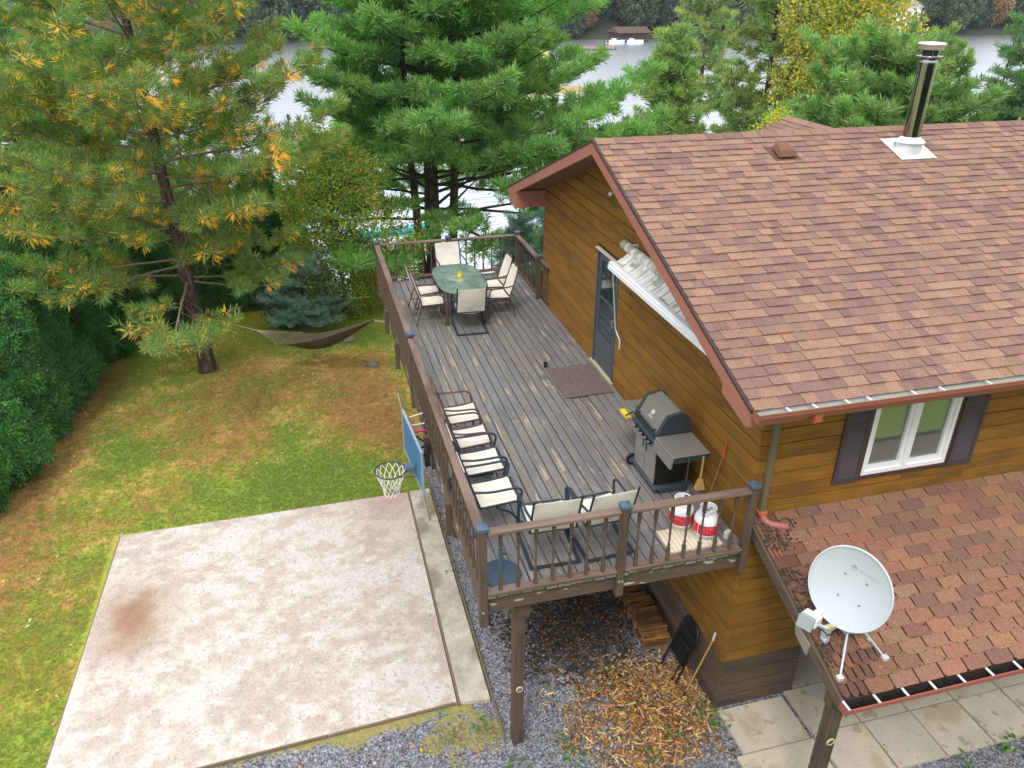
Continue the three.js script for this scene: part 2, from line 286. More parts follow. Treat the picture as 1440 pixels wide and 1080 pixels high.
// parking slab with worn paint, and the narrow walk beside it
{
  const c = [[-8.60, -6.03], [-3.42, -6.10], [-3.46, -0.95], [-8.72, -0.66]];
  const map = tex(1280, 1280, (u, v) => {
    const x = u * 6, y = v * 6;
    const pat = fbm(x * 1.1, y * 1.1, 101, 5), spk = fbm(x * 6, y * 6, 102, 4), fine = vn(x * 60, y * 60, 103), mid = fbm(x * 16, y * 16, 104, 3);
    const drag = fbm(x * 2.2 + y * 0.5, y * 7, 107, 3);
    let k = 0.57 + (pat - 0.5) * 1.0 + (spk - 0.5) * 1.0 + (drag - 0.5) * 0.5 + (x - 3) * -0.045 + (Math.abs(y - 3) - 1.4) * -0.05;
    const edge = sst(0.16, 0.80, k + (mid - 0.5) * 0.4);
    let con = mix3([186, 172, 160], [172, 158, 147], mid); con = mix3(con, [194, 174, 160], sst(0.5, 0.8, spk));
    const pnt = mix3([196, 191, 183], [207, 203, 196], mid);
    let col = mix3(con, pnt, edge * 0.92);
    const st = Math.exp(-(((x - 0.65) / 0.62) ** 2 + ((y - 2.55) / 0.85) ** 2)) * (0.4 + 1.1 * fbm(x * 3.5, y * 3.5, 105, 4));
    col = mix3(col, [146, 112, 88], clamp(st * .85));
    const pk = Math.exp(-(((x - 5.0) / 0.8) ** 2 + ((y - 0.4) / 0.9) ** 2)); col = mix3(col, [172, 140, 124], pk * 0.5 * (0.5 + spk));
    const hair = fbm(x * 26, y * 26, 106, 2); col = mix3(col, [140, 126, 116], sst(.66, .8, hair) * .35);
    const f = 0.94 + 0.12 * fine; return [col[0] * f, col[1] * f, col[2] * f];
  }, false);
  const top = 0.055, P = c.map(([x, z]) => [x, top, z]), B = c.map(([x, z]) => [x, -0.08, z]);
  const g = hexa([...P, ...B], 0);
  const p = g.attributes.position, uv = g.attributes.uv;
  for (let i = 0; i < p.count; i++) uv.setXY(i, clamp((p.getX(i) + 8.8) / 6, 0.002, 0.998), clamp((p.getZ(i) + 6.3) / 6, 0.002, 0.998));
  const sb = tex(512, 512, (u, v) => { const k = 255 * fbm(u * 64, v * 64, 111, 3, 64, 64); return [k, k, k]; }, true, false); sb.repeat.set(4, 4);
  const slab = struct('concrete_slab', g, new THREE.MeshStandardMaterial({ map, roughness: 0.9, bumpMap: sb, bumpScale: 0.004 }));
  // thin form boards left round the slab
  const fb = mat('#7a6854', 0.9);
  const plank = (a, b, w, y) => { const d = V(b[0] - a[0], 0, b[1] - a[1]).normalize(), n = V(-d.z, 0, d.x).multiplyScalar(w); return hexa([[a[0], -.05, a[1]], [b[0], -.05, b[1]], [b[0], y, b[1]], [a[0], y, a[1]], [a[0] + n.x, -.05, a[1] + n.z], [b[0] + n.x, -.05, b[1] + n.z], [b[0] + n.x, y, b[1] + n.z], [a[0] + n.x, y, a[1] + n.z]], 0); };
  for (const [a, b] of [[c[1], c[0]], [c[0], c[3]], [c[3], c[2]]]) {
    const n = 3; for (let i = 0; i < n; i++) { const t0 = i / n, t1 = (i + 1) / n - 0.004; const k = (t, s) => a[s] + (b[s] - a[s]) * t; part('form_board', plank([k(t0, 0), k(t0, 1)], [k(t1, 0), k(t1, 1)], 0.022, 0.048 + rr(-0.012, 0.012)), fb, slab); }
  }
  const wmap = tex(512, 1024, (u, v) => { const x = u * 1, y = v * 6, a = fbm(x * 6, y * 6, 121, 4), b = vn(x * 70, y * 70, 122), s = fbm(x * 2.2, y * 2.2, 123, 4); const k = 150 + 60 * a + 26 * (b - .5); let q = [k, k * 0.965, k * 0.88]; return mix3(q, [120, 112, 84], sst(0.5, 0.75, s) * 0.6); }, false);
  const wg = hexa([[-3.38, .06, -6.12], [-2.99, .06, -6.12], [-3.0, .06, -0.86], [-3.41, .06, -0.92], [-3.38, -.08, -6.12], [-2.99, -.08, -6.12], [-3.0, -.08, -0.86], [-3.41, -.08, -0.92]], 0);
  { const p = wg.attributes.position, uv = wg.attributes.uv; for (let i = 0; i < p.count; i++) uv.setXY(i, clamp((p.getX(i) + 3.5)), clamp((p.getZ(i) + 6.3) / 6)); }
  const walk = struct('concrete_walk', wg, new THREE.MeshStandardMaterial({ map: wmap, roughness: 0.9 }));
  part('form_board', plank([-3.385, -6.12], [-3.415, -0.9], 0.03, 0.05), fb, walk);
  part('form_board', plank([-2.965, -6.3], [-2.97, -0.2], -0.022, 0.06), fb, walk);
}
// paving slabs by the house
{
  const root = new THREE.Group(); root.name = 'paved_path'; root.userData.kind = 'structure'; scene.add(root);
  const map = tex(1024, 1024, (u, v) => { const x = u * 4, y = v * 4, a = fbm(x * 2, y * 2, 131, 5, 8, 8), b = vn(x * 50, y * 50, 132, 200, 200), m = fbm(x * 7, y * 7, 133, 3, 28, 28); let k = 186 + 40 * (a - .5) + 12 * (b - .5); let q = [k, k * .955, k * .86]; q = mix3(q, [140, 122, 92], sst(.56, .84, a) * .5); q = mix3(q, [104, 94, 72], sst(.70, .82, m) * .35); return q; });
  map.repeat.set(0.25, 0.25);
  const M = [1, .95, 1.04].map(k => new THREE.MeshStandardMaterial({ map, roughness: .9, color: new THREE.Color(k, k * .99, k * .97) }));
  reseed(5);
  const pv = (x0, x1, z0, z1) => { const h = .035 + rr(-.007, .007), j = () => rr(-.006, .006); part('paver', hexa([[x0 + j(), -.05, z0 + j()], [x1 + j(), -.05, z0 + j()], [x1 + j(), h + j() * .6, z0 + j()], [x0 + j(), h + j() * .6, z0 + j()], [x0 + j(), -.05, z1 + j()], [x1 + j(), -.05, z1 + j()], [x1 + j(), h + j() * .6, z1 + j()], [x0 + j(), h + j() * .6, z1 + j()]].map(q => q), 0, rr(0, 9), rr(0, 9)), pick(M), root); };
  pv(0.0, 0.99, .10, .80); pv(-.10, 1.02, .82, 1.56);
  for (let i = 0; i < 6; i++) { const x = 1.06 + i * .757; pv(x, x + .735, .03, .755); pv(x + .01, x + .745, .775, 1.49); }
  pv(1.24, 1.98, -.72, .012); pv(2.0, 2.74, -.72, .012); pv(2.76, 3.5, -.72, .012);
}
// ================================================================ HOUSE
const H = 2.896, RH = 6.957, ZR = -4.229, EH = 5.177, EO = 0.664, SL = (RH - EH) / (EO - ZR), OV = -0.623, DH = 8.45;
const woodMap = (base, dark, seedN, str = 1) => tex(1024, 512, (u, v) => {
  const x = u * 3, y = v * 1.0;
  const g = fbm(x * 2.7, y * 70, seedN, 4, 8, 70), big = fbm(x * 1.333, y * 6, seedN + 5, 4, 4, 6), sm = vn(x * 20, y * 160, seedN + 9, 60, 160);
  const blot = fbm(x * 4, y * 12, seedN + 13, 4, 12, 12);
  const k = clamp(0.55 + (g - .5) * .75 * str + (big - .5) * 0.9 + (sm - .5) * .15);
  let c = mix3(dark, base, sst(.12, .72, k)); return mix3(c, dark, sst(.62, .85, blot) * .4);
});
const sidingTex = woodMap([144, 100, 26], [104, 72, 22], 201, .75);
sidingTex.repeat.set(1 / 3, 1);
const SIDING = [[1, 1, 1], [.93, .93, .95], [1.05, 1.05, 1.0], [.97, 1.0, .95], [1.0, .96, .92]].map(k => new THREE.MeshStandardMaterial({ map: sidingTex, color: new THREE.Color(...k), roughness: .72 }));
const brownTex = woodMap([92, 76, 64], [66, 54, 46], 231, .8); brownTex.repeat.set(1 / 3, 1);
const BROWN = [1, .92, 1.07].map(k => new THREE.MeshStandardMaterial({ map: brownTex, color: new THREE.Color(k, k, k), roughness: .8 }));
const house = thing('house', 'golden brown wood sided cottage with brown shingle gable roof', 'house');
const coreM = mat('#4a371c', .95), trimM = mat('#9c6657', .6), trimShaded = mat('#7d5446', .8), whiteM = mat('#e6e8ea', .45);  // soffit copy of the trim brown, with the overhang's shade put into its colour
const roofUnder = z => RH - 0.16 - SL * Math.abs(z - ZR);
// wall cores
const gw = part('gable_wall', (() => { const s = new THREE.Shape(); s.moveTo(-.01, -.2); s.lineTo(DH, -.2); s.lineTo(DH, roofUnder(-DH)); s.lineTo(-ZR, roofUnder(ZR)); s.lineTo(-.01, roofUnder(0)); s.closePath();
  const hole = new THREE.Path(); hole.moveTo(4.40, H - .02); hole.lineTo(5.27, H - .02); hole.lineTo(5.27, H + 2.06); hole.lineTo(4.40, H + 2.06); hole.closePath(); s.holes.push(hole);
  const g = new THREE.ExtrudeGeometry(s, { depth: .12, bevelEnabled: false }); g.rotateY(Math.PI / 2); g.translate(.03, 0, 0); return g; })(), coreM, house);
const fw = part('front_wall', merge([box(.15, 1.2, -.2, 3.2, -.15, -.03), box(.15, 1.44, 3.2, 5.2, -.15, -.03), box(2.66, 12, 3.2, 5.2, -.15, -.03), box(1.44, 2.66, 3.2, 3.62, -.15, -.03), box(1.44, 2.66, 4.92, 5.2, -.15, -.03)]), coreM, house);
part('entry_wall', merge([box(1.08, 1.2, -.2, 3.2, -1.4, -.15), box(1.2, 12, -.2, 3.2, -1.5, -1.4), box(.15, 12, 3.14, 3.2, -1.5, -.15)]), BROWN[1], house);
part('back_wall', box(.15, 12, -3.5, 5.1, -DH, -DH + .12), SIDING[0], house);
part('side_wall', merge([box(11.88, 12, -.2, 5.15, -DH + .12, -.15)]), SIDING[0], house);
part('interior_floor', box(.15, 11.88, H - .2, H - .05, -DH + .12, -1.5), coreM, house);
reseed(21);
// lapped boards; every board a piece of its own
function sideBoard(parent, m, side, a0, a1, b0, b1, y0, y1) {   // a: start at bottom/top edge, b: end at bottom/top edge
  const lo = -.022 - rr(0, .003), hi = lo, ou = rr(0, 50), ov = rr(0, 9), bk = .028;
  const q = side === 'x' ? (d, y, t) => [d, y, t] : (d, y, t) => [t, y, -d];
  part('siding_board', hexa([q(lo, y0, a0), q(hi, y1, a1), q(hi, y1, b1), q(lo, y0, b0), q(bk, y0, a0), q(bk, y1, a1), q(bk, y1, b1), q(bk, y0, b0)], side === 'x' ? 2 : 0, ou, ov), m, parent);
}
const rows = []; for (let i = 0; i < 4; i++) rows.push([i * .22, (i + 1) * .22, 1]); for (let k = 0; k < 31; k++) rows.push([.88 + k * .2, .88 + (k + 1) * .2, 0]);
for (const [y0, y1t, brown] of rows) {
  const y1 = y1t - .014, lim = y => y <= roofUnder(0) ? [-DH, 0.0225] : [ZR - (RH - .16 - y) / SL, ZR + (RH - .16 - y) / SL];
  if (y0 > RH - .3) continue;
  const L0 = lim(y0), L1 = y1 > RH - .17 ? [ZR - .01, ZR + .01] : lim(y1);
  let cuts = []; let z = L0[1] - rr(.6, 3.6); while (z > L0[0] + .8) { cuts.push(z); z -= rr(2.4, 4.2); }
  let segs = []; let e = [L0[1], L1[1]]; for (const c of cuts) { segs.push([c + .0015, c + .0015, e[0], e[1]]); e = [c - .0015, c - .0015]; } segs.push([L0[0], L1[0], e[0], e[1]]);
  for (const s of segs) {
    const m = brown ? pick(BROWN) : pick(SIDING);
    const doorRow = y1t > H - .05 && y0 < H + 2.1, d0 = -5.33, d1 = -4.34;
    if (doorRow && s[0] < d1 && s[2] > d0) { if (s[0] < d0 - .05) sideBoard(gw, m, 'x', s[0], s[1], d0, d0, y0, y1); if (s[2] > d1 + .05) sideBoard(gw, m, 'x', d1, d1, s[2], s[3], y0, y1); }
    else sideBoard(gw, m, 'x', ...s, y0, y1);
  }
}
for (const [y0, y1t, brown] of rows) {
  if (y0 > 5.0) continue; const y1 = y1t - .014, X1 = y0 < 3.1 ? 1.2 : 11.95;
  let cuts = []; let x = rr(.9, 3.2); while (x < X1 - .7) { cuts.push(x); x += rr(2, 3.8); }
  let segs = [], e = 0.0295; for (const c of cuts) { segs.push([e, c - .0015]); e = c + .0015; } segs.push([e, X1]);
  const holes = y1t > 3.70 && y0 < 4.95 ? [1.42, 2.68] : null;
  for (let [a, b] of segs) {
    const m = brown ? pick(BROWN) : pick(SIDING); const put = (a, b) => b - a > .03 && sideBoard(fw, m, 'z', a, a, b, b, y0, y1);
    if (holes && a < holes[1] && b > holes[0]) { put(a, Math.min(b, holes[0])); put(Math.max(a, holes[1]), b); } else put(a, b);
  }
}
// door with storm glass
{
  const d = part('door', merge([box(-.03, .06, H + .0, H + 2.09, -5.33, -5.27, 1), box(-.03, .06, H, H + 2.09, -4.40, -4.34, 1), box(-.03, .06, H + 2.05, H + 2.095, -5.27, -4.40, 2)]), mat('#3f4c57', .5), house);
  part('door_panel', merge([box(-.012, .03, H + .03, H + .62, -5.26, -4.41), box(-.012, .03, H + .62, H + 2.04, -5.26, -5.17), box(-.012, .03, H + .62, H + 2.04, -4.50, -4.41), box(-.012, .03, H + 1.95, H + 2.04, -5.17, -4.50), box(-.012, .03, H + 1.27, H + 1.30, -5.17, -4.50)]), mat('#4b5157', .45), d);
  const glass = new THREE.MeshPhysicalMaterial({ color: S('#27343d'), roughness: .06, metalness: 0, clearcoat: .6 });
  part('glass_pane', box(.0, .012, H + .62, H + 1.27, -5.17, -4.50), glass, d); part('glass_pane', box(.0, .012, H + 1.30, H + 1.95, -5.17, -4.50), glass, d);
  part('handle', merge([rod([-.05, H + .98, -4.46], [-.05, H + 1.12, -4.46], .009), box(-.05, -.012, H + .99, H + 1.01, -4.467, -4.453), box(-.05, -.012, H + 1.09, H + 1.11, -4.467, -4.453)]), mat('#c9ccd0', .3, { metalness: .8 }), d);
  part('sill', box(-.07, .0, H + .004, H + .03, -5.36, -4.31, 2), mat('#b4a58c', .7), d);
  part('head_flashing', box(-.07, -.0, H + 2.096, H + 2.112, -5.36, -4.31, 2), mat('#cfc9bd', .5), d);
}
// casement window and louvred shutters on the front
{
  const w = part('window', merge([box(1.44, 1.49, 3.64, 4.92, -.09, .036), box(2.61, 2.66, 3.64, 4.92, -.09, .036), box(1.49, 2.61, 3.64, 3.69, -.09, .036), box(1.49, 2.61, 4.87, 4.92, -.09, .036), box(2.02, 2.08, 3.69, 4.87, -.09, .036)]), whiteM, house);
  for (const [a, b] of [[1.49, 2.02], [2.08, 2.61]]) {
    const f = part('sash', merge([box(a, a + .05, 3.69, 4.87, -.05, .012), box(b - .05, b, 3.69, 4.87, -.05, .012), box(a + .05, b - .05, 3.69, 3.75, -.05, .012), box(a + .05, b - .05, 4.81, 4.87, -.05, .012)]), whiteM, w);
    void f; part('pane', box(a + .05, b - .05, 3.75, 4.81, -.03, -.022), new THREE.MeshPhysicalMaterial({ color: S('#76827a'), roughness: .03, metalness: .38, clearcoat: 1, clearcoatRoughness: .02 }), w);
  }
  part('trim', merge([box(1.405, 1.44, 3.58, 4.96, -.03, .042, 1), box(2.66, 2.695, 3.58, 4.96, -.03, .042, 1), box(1.44, 2.66, 3.59, 3.638, -.03, .046)]), mat('#4a2f29', .7), w);
  const sm = mat('#453a40', .7), lm = mat('#4d454c', .65);
  for (const x0 of [1.055, 2.70]) {
    const s = part('shutter', merge([box(x0, x0 + .05, 3.585, 4.96, .0, .035, 1), box(x0 + .30, x0 + .35, 3.585, 4.96, .0, .035, 1), box(x0 + .05, x0 + .30, 3.585, 3.66, .0, .034), box(x0 + .05, x0 + .30, 4.35, 4.42, .0, .034), box(x0 + .05, x0 + .30, 4.88, 4.96, .0, .034), box(x0 + .04, x0 + .31, 3.6, 4.95, .0245, .0265)]).translate(0, 0, .022), sm, house);
    for (const [ya, yb] of [[3.66, 4.35], [4.42, 4.88]]) for (let y = ya + .008; y < yb - .02; y += .032) part('louvre', hexa([[x0 + .05, y, .028], [x0 + .30, y, .028], [x0 + .30, y + .03, .006], [x0 + .05, y + .03, .006], [x0 + .05, y - .006, .022], [x0 + .30, y - .006, .022], [x0 + .30, y + .024, .0], [x0 + .05, y + .024, .0]], 0).translate(0, 0, .0265), lm, s);
  }
}
// ---------------------------------------------------------------- roof
const granule = tex(512, 512, (u, v) => { const a = vn(u * 128, v * 128, 301, 128, 128), b = fbm(u * 24, v * 24, 302, 3, 24, 24), k = 205 + 60 * (a - .5) + 55 * (b - .5); return [k, k, k]; });
const SHM = new THREE.MeshStandardMaterial({ map: granule, vertexColors: true, roughness: .95 });
const TONES = [[174, 136, 114], [169, 131, 111], [162, 125, 108], [154, 118, 106], [177, 139, 115], [147, 113, 103], [166, 129, 110]].map(c => lin(...c));
const roof = part('roof', (() => { const s = new THREE.Shape(), t = .13; // z-y profile extruded along x
  const zf = EO - .05, zb = -DH - .518; s.moveTo(zf, RH - .02 - SL * (zf - ZR)); s.lineTo(ZR, RH - .02); s.lineTo(zb, RH - .02 - SL * (ZR - zb)); s.lineTo(zb, RH - .02 - t - SL * (ZR - zb)); s.lineTo(ZR, RH - .02 - t); s.lineTo(zf, RH - .02 - t - SL * (zf - ZR)); s.closePath();
  const g = new THREE.ExtrudeGeometry(s, { depth: 12.6, bevelEnabled: false }); g.rotateY(-Math.PI / 2); g.scale(-1, 1, 1); const ix = g.index; void ix;
  // rotateY(-90): (x,y,z)->( -z, y, x) ; scale flips to +z depth along +x
  g.translate(OV + .01, 0, 0); const p = g.attributes.position; for (let i = 0; i < p.count; i += 3) { for (const a of ['position', 'normal', 'uv']) { const A = g.attributes[a], n = A.itemSize; for (let k = 0; k < n; k++) { const t1 = A.array[(i + 1) * n + k]; A.array[(i + 1) * n + k] = A.array[(i + 2) * n + k]; A.array[(i + 2) * n + k] = t1; } } } g.computeVertexNormals(); return g; })(), mat('#4f382e', .9), house);
function shingle(x0, x1, s0, s1, y0, z0, ey, ez, th, tone, j = 0, curl = 0) {   // s: metres up the slope from (y0, z0); (ey, ez): unit up-slope
  const ny = -ez, nz = ey; const at = (x, s, n) => [x, y0 + ey * s + ny * n, z0 + ez * s + nz * n], q = () => rr(-j, j);
  const g = hexa([at(x0 + q(), s0 + q(), th + curl * rnd()), at(x1 + q(), s0 + q(), th + curl * rnd()), at(x1, s1, .003), at(x0, s1, .003), at(x0 + q(), s0 + q(), 0), at(x1 + q(), s0 + q(), 0), at(x1, s1, 0), at(x0, s1, 0)], 0, rr(0, 9), rr(0, 9), 3, 3);
  return paint(g, tone);
}
const dl = Math.hypot(1, SL), EY = SL / dl, EZ = -1 / dl;
{
  reseed(33); const Ls = (EO - ZR) * dl, n = 36, ex = Ls / n, rest = []; let singles = 0;
  for (let k = 0; k < n; k++) {
    let x = OV - rr(0, .05), xe = 6.9;
    while (x < xe) {
      const w = rr(.11, .27), x1 = Math.min(x + w, xe), tone = pick(TONES), m = rr(.9, 1.08), up = rnd() < .45;
      const a = Math.max(x, OV);
      if (x1 - a > .02) {
        const g = shingle(a + .0015, x1 - .0015, k * ex - (k ? 0.012 : .02) - (up ? .004 : 0), (k + 1) * ex + .03, EH + (up ? .004 : 0), EO, EY, EZ, .017 + (up ? .006 : 0), tone.map(q => q * m), 0);
        if (k < 13 && a < 4.6 - .02 * k && singles < 300) { part('shingle', g, SHM, roof); singles++; } else rest.push(g);
      }
      x = x1;
    }
  }
  const r = part('upper_shingles', merge(rest), SHM, roof); r.userData.kind = 'stuff';
  part('far_slope_shingles', (() => { const g = hexa([[6.9, EH, EO], [12, EH, EO], [12, RH, ZR], [6.9, RH, ZR], [6.9, EH + .012, EO], [12, EH + .012, EO], [12, RH + .012, ZR], [6.9, RH + .012, ZR]], 0, 0, 0, 3, 3); return paint(g, TONES[1]); })(), SHM, roof);
  part('back_slope_shingles', (() => { const zb = -DH - .518, yb = RH - SL * (ZR - zb); const g = hexa([[OV, yb, zb], [12, yb, zb], [12, RH, ZR], [OV, RH, ZR], [OV, yb + .012, zb], [12, yb + .012, zb], [12, RH + .012, ZR], [OV, RH + .012, ZR]], 0, 0, 0, 3, 3); return paint(g, TONES[2]); })(), SHM, roof);
  for (let x = OV; x < 7.2; x += .29) { const t = pick(TONES).map(q => q * rr(.85, 1)), w = .15, l = .31, dr = rr(0, .003);
    const a = (s, up) => [[x, RH + .018 + dr + up, ZR], [x + l, RH + .012 + up, ZR], [x + l, RH + .012 + up - SL * w, ZR + s * w], [x, RH + .018 + dr + up - SL * w, ZR + s * w]];
    part('ridge_cap', paint(merge([hexa([...a(1, 0), ...a(1, .008)], 0, rr(0, 9), rr(0, 9), 3, 3), hexa([...a(-1, 0), ...a(-1, .008)], 0, rr(0, 9), rr(0, 9), 3, 3)]), t), SHM, roof); }
  // rake boards, soffits, eave returns
  const rake = (za, ya, zb, yb, nm) => part(nm, hexa([[OV - .022, ya - .20, za], [OV - .022, ya - .012, za], [OV - .022, yb - .012, zb], [OV - .022, yb - .20, zb], [OV + .008, ya - .20, za], [OV + .008, ya - .012, za], [OV + .008, yb - .012, zb], [OV + .008, yb - .20, zb]], 2), trimM, roof);
  const zb = -DH - .518, yb = RH - SL * (ZR - zb);
  rake(EO - .01, EH, ZR, RH, 'rake_board'); rake(ZR, RH, zb, yb, 'rake_board');
  const drip = (za, ya, zc, yc) => part('drip_edge', hexa([[OV - .03, ya - .03, za], [OV - .03, ya + .004, za], [OV - .03, yc + .004, zc], [OV - .03, yc - .03, zc], [OV + .05, ya - .03, za], [OV + .05, ya + .004, za], [OV + .05, yc + .004, zc], [OV + .05, yc - .03, zc]], 2), mat('#3c2c28', .6), roof);
  drip(EO, EH, ZR, RH); drip(ZR, RH, zb, yb);
  for (let i = 0; i < 5; i++) { const x0 = OV + .01 + i * .122, x1 = x0 + .116; for (const [za, zc] of [[EO - .08, ZR], [ZR, zb + .03]]) { const f = z => RH - .155 - SL * Math.abs(z - ZR); part('soffit_board', hexa([[x0, f(za), za], [x1, f(za), za], [x1, f(zc), zc], [x0, f(zc), zc], [x0, f(za) - .014, za], [x1, f(za) - .014, za], [x1, f(zc) - .014, zc], [x0, f(zc) - .014, zc]], 2), trimShaded, roof); } }
  const ret = (z0, z1, y) => part('eave_return', hexa([[OV + .012, y - .30, z0], [OV + .012, y - .20, z1], [-.01, y - .20, z1], [-.01, y - .30, z0], [OV + .012, y - .12, z0], [OV + .012, y - .12, z1], [-.01, y - .12, z1], [-.01, y - .12, z0]], 2), trimM, roof);
  void ret;
  part('eave_return', hexa([[OV - .018, EH - .23, EO - .05], [OV - .018, EH - .20 + .10, EO - .60], [0, EH - .10, EO - .60], [0, EH - .23, EO - .05], [OV - .018, EH - .14, EO - .05], [OV - .018, EH - .14 + SL * .55, EO - .60], [0, EH - .14 + SL * .55, EO - .60], [0, EH - .14, EO - .05]], 2), trimM, roof);
  part('eave_return', hexa([[OV - .018, yb - .30, zb + .05], [OV - .018, yb - .30, zb + .62], [0, yb - .30, zb + .62], [0, yb - .30, zb + .05], [OV - .018, yb - .15, zb + .05], [OV - .018, yb - .15 + SL * .5, zb + .62], [0, yb - .15 + SL * .5, zb + .62], [0, yb - .15, zb + .05]], 2), trimM, roof);
  part('eave_soffit', box(.0, 12, EH - .19, EH - .175, .0, EO - .05, 0), trimShaded, roof);
  part('fascia_board', box(OV + .01, 12, EH - .2, EH - .03, EO - .05, EO - .02, 0), trimM, roof);
}
function gutter(parent, x0, x1, y, z, w, outer, inner, brX, brM) {     // open trough along x; back edge at z
  const P = [[0, 0], [0, -.09], [w * .75, -.095], [w * .9, -.05], [w, -.045], [w, 0]], t = .006, gO = [], gI = [];
  for (let i = 0; i + 1 < P.length; i++) { const [a, b] = [P[i], P[i + 1]], dx = b[0] - a[0], dy = b[1] - a[1], L = Math.hypot(dx, dy), nx = dy / L * t, ny = -dx / L * t;
    const q = (x, p, s) => [x, y + p[1] + ny * s, z + p[0] + nx * s];
    gO.push(hexa([q(x0, a, .5), q(x1, a, .5), q(x1, b, .5), q(x0, b, .5), q(x0, a, 1.3), q(x1, a, 1.3), q(x1, b, 1.3), q(x0, b, 1.3)]));
    gI.push(hexa([q(x0 + .002, a, -.4), q(x1, a, -.4), q(x1, b, -.4), q(x0 + .002, b, -.4), q(x0 + .002, a, .4), q(x1, a, .4), q(x1, b, .4), q(x0 + .002, b, .4)])); }
  gO.push(box(x0 - .006, x1, y - .004, y + .006, z + w - .004, z + w + .012)); gO.push(box(x0 - .004, x0 - .001, y - .1, y + .004, z - .004, z + w + .008));
  const g = part('gutter', merge(gO), outer, parent); part('gutter_liner', merge(gI), inner, g);
  for (const x of brX) part('gutter_bracket', box(x, x + .022, y - .012, y + .003, z - .002, z + w + .004), brM, g);
  return g;
}
gutter(house, OV, 12, EH + .0, EO - .005, .125, mat('#8e5346', .5), mat('#b9c0b8', .55), [-.28, .02, .40, .66, 1.2, 1.55, 2.15, 2.75, 3.3, 4.0, 4.6], mat('#c3c8c4', .5));
part('gutter_outlet', merge([rbox(.05, .14, EH - .20, EH - .09, EO + .02, EO + .09, .01), hexa([[.05, EH - .29, .30], [.13, EH - .29, .30], [.13, EH - .20, EO + .08], [.05, EH - .20, EO + .08], [.05, EH - .22, .27], [.13, EH - .22, .27], [.13, EH - .13, EO + .03], [.05, EH - .13, EO + .03]])]), mat('#a3553a', .5), house);
{
  const ds = part('downspout', merge([rbox(.10, .175, 3.36, EH - .26, .02, .085, .01, 1), hexa([[.10, EH - .28, .02], [.175, EH - .28, .02], [.13, EH - .24, .30], [.055, EH - .24, .30], [.10, EH - .20, .02], [.175, EH - .20, .02], [.13, EH - .16, .34], [.055, EH - .16, .34]])]), mat('#6b6049', .6), house);
  part('elbow_collar', rbox(.085, .195, 3.33, 3.38, .008, .105, .008), mat('#b5613d', .6), ds);
  const el = []; const path = [[.14, 3.34, .055], [.16, 3.27, .10], [.22, 3.235, .16], [.31, 3.225, .20], [.40, 3.215, .23]];
  for (let i = 0; i < 13; i++) { const c = new THREE.CatmullRomCurve3(path.map(p => V(...p))); const a = c.getPoint(i / 13), b = c.getPoint((i + 1) / 13 + .004); el.push(rod([a.x, a.y, a.z], [b.x, b.y, b.z], i % 2 ? .041 : .046, i % 2 ? .041 : .046, 10)); }
  part('ribbed_elbow', merge(el), mat('#a5645c', .5), ds);
}
// cross gable towards the lake
{
  const Y = 6.29, X = 6.0, s = .40, w = 3.9, zz = -9.55, g = (a) => { const q = hexa([[X, Y, -4.6], [X, Y, zz], [X + a * w, Y - s * w, zz], [X + a * w, Y - s * w, -4.6], [X, Y - .1, -4.6], [X, Y - .1, zz], [X + a * w, Y - s * w - .1, zz], [X + a * w, Y - s * w - .1, -4.6]], 0, 0, 0, 3, 3); return q; };
  const cg = part('cross_gable_roof', paint(merge([g(-1), g(1)]), TONES[2]), SHM, house); reseed(44);
  const L = Math.hypot(w, w * s), ey = s / Math.hypot(1, s), ex = 1 / Math.hypot(1, s), rowsG = [];
  for (let k = 0; k < 28; k++) { let z = zz; while (z < -6.2) { const wd = rr(.16, .36), z1 = z + wd; const a = L - (k + 1) * .152 + .03, b = L - k * .152; const at = (zz2, q, n) => [X - w + ex * q - ey * n, Y - s * w + ey * q + ex * n, zz2]; const lo = b - .165 < 0 ? 0 : b - .165; rowsG.push(paint(hexa([at(z + .001, lo, .014), at(z1 - .001, lo, .014), at(z1 - .001, b, .004), at(z + .001, b, .004), at(z + .001, lo, 0), at(z1 - .001, lo, 0), at(z1 - .001, b, 0), at(z + .001, b, 0)], 2, rr(0, 9), rr(0, 9), 3, 3), pick(TONES).map(q => q * rr(.9, 1.05)))); void a; z = z1; } }
  const sg = part('cross_gable_shingles', merge(rowsG), SHM, cg); sg.userData.kind = 'stuff';
  for (let z = zz; z < -5; z += .29) part('ridge_cap', paint(hexa([[X - .15, Y - s * .15 + .012, z], [X, Y + .02, z], [X, Y + .015, z + .3], [X - .15, Y - s * .15 + .008, z + .3], [X - .15, Y - s * .15 + .022, z], [X, Y + .032, z], [X, Y + .024, z + .3], [X - .15, Y - s * .15 + .018, z + .3]], 2, 0, 0, 3, 3), pick(TONES)), SHM, cg);
  part('cross_gable_rake', hexa([[X, Y - .02, zz - .02], [X, Y - .22, zz - .02], [X - w, Y - s * w - .22, zz - .02], [X - w, Y - s * w - .02, zz - .02], [X, Y - .02, zz - .05], [X, Y - .22, zz - .05], [X - w, Y - s * w - .22, zz - .05], [X - w, Y - s * w - .02, zz - .05]]), trimM, cg);
}
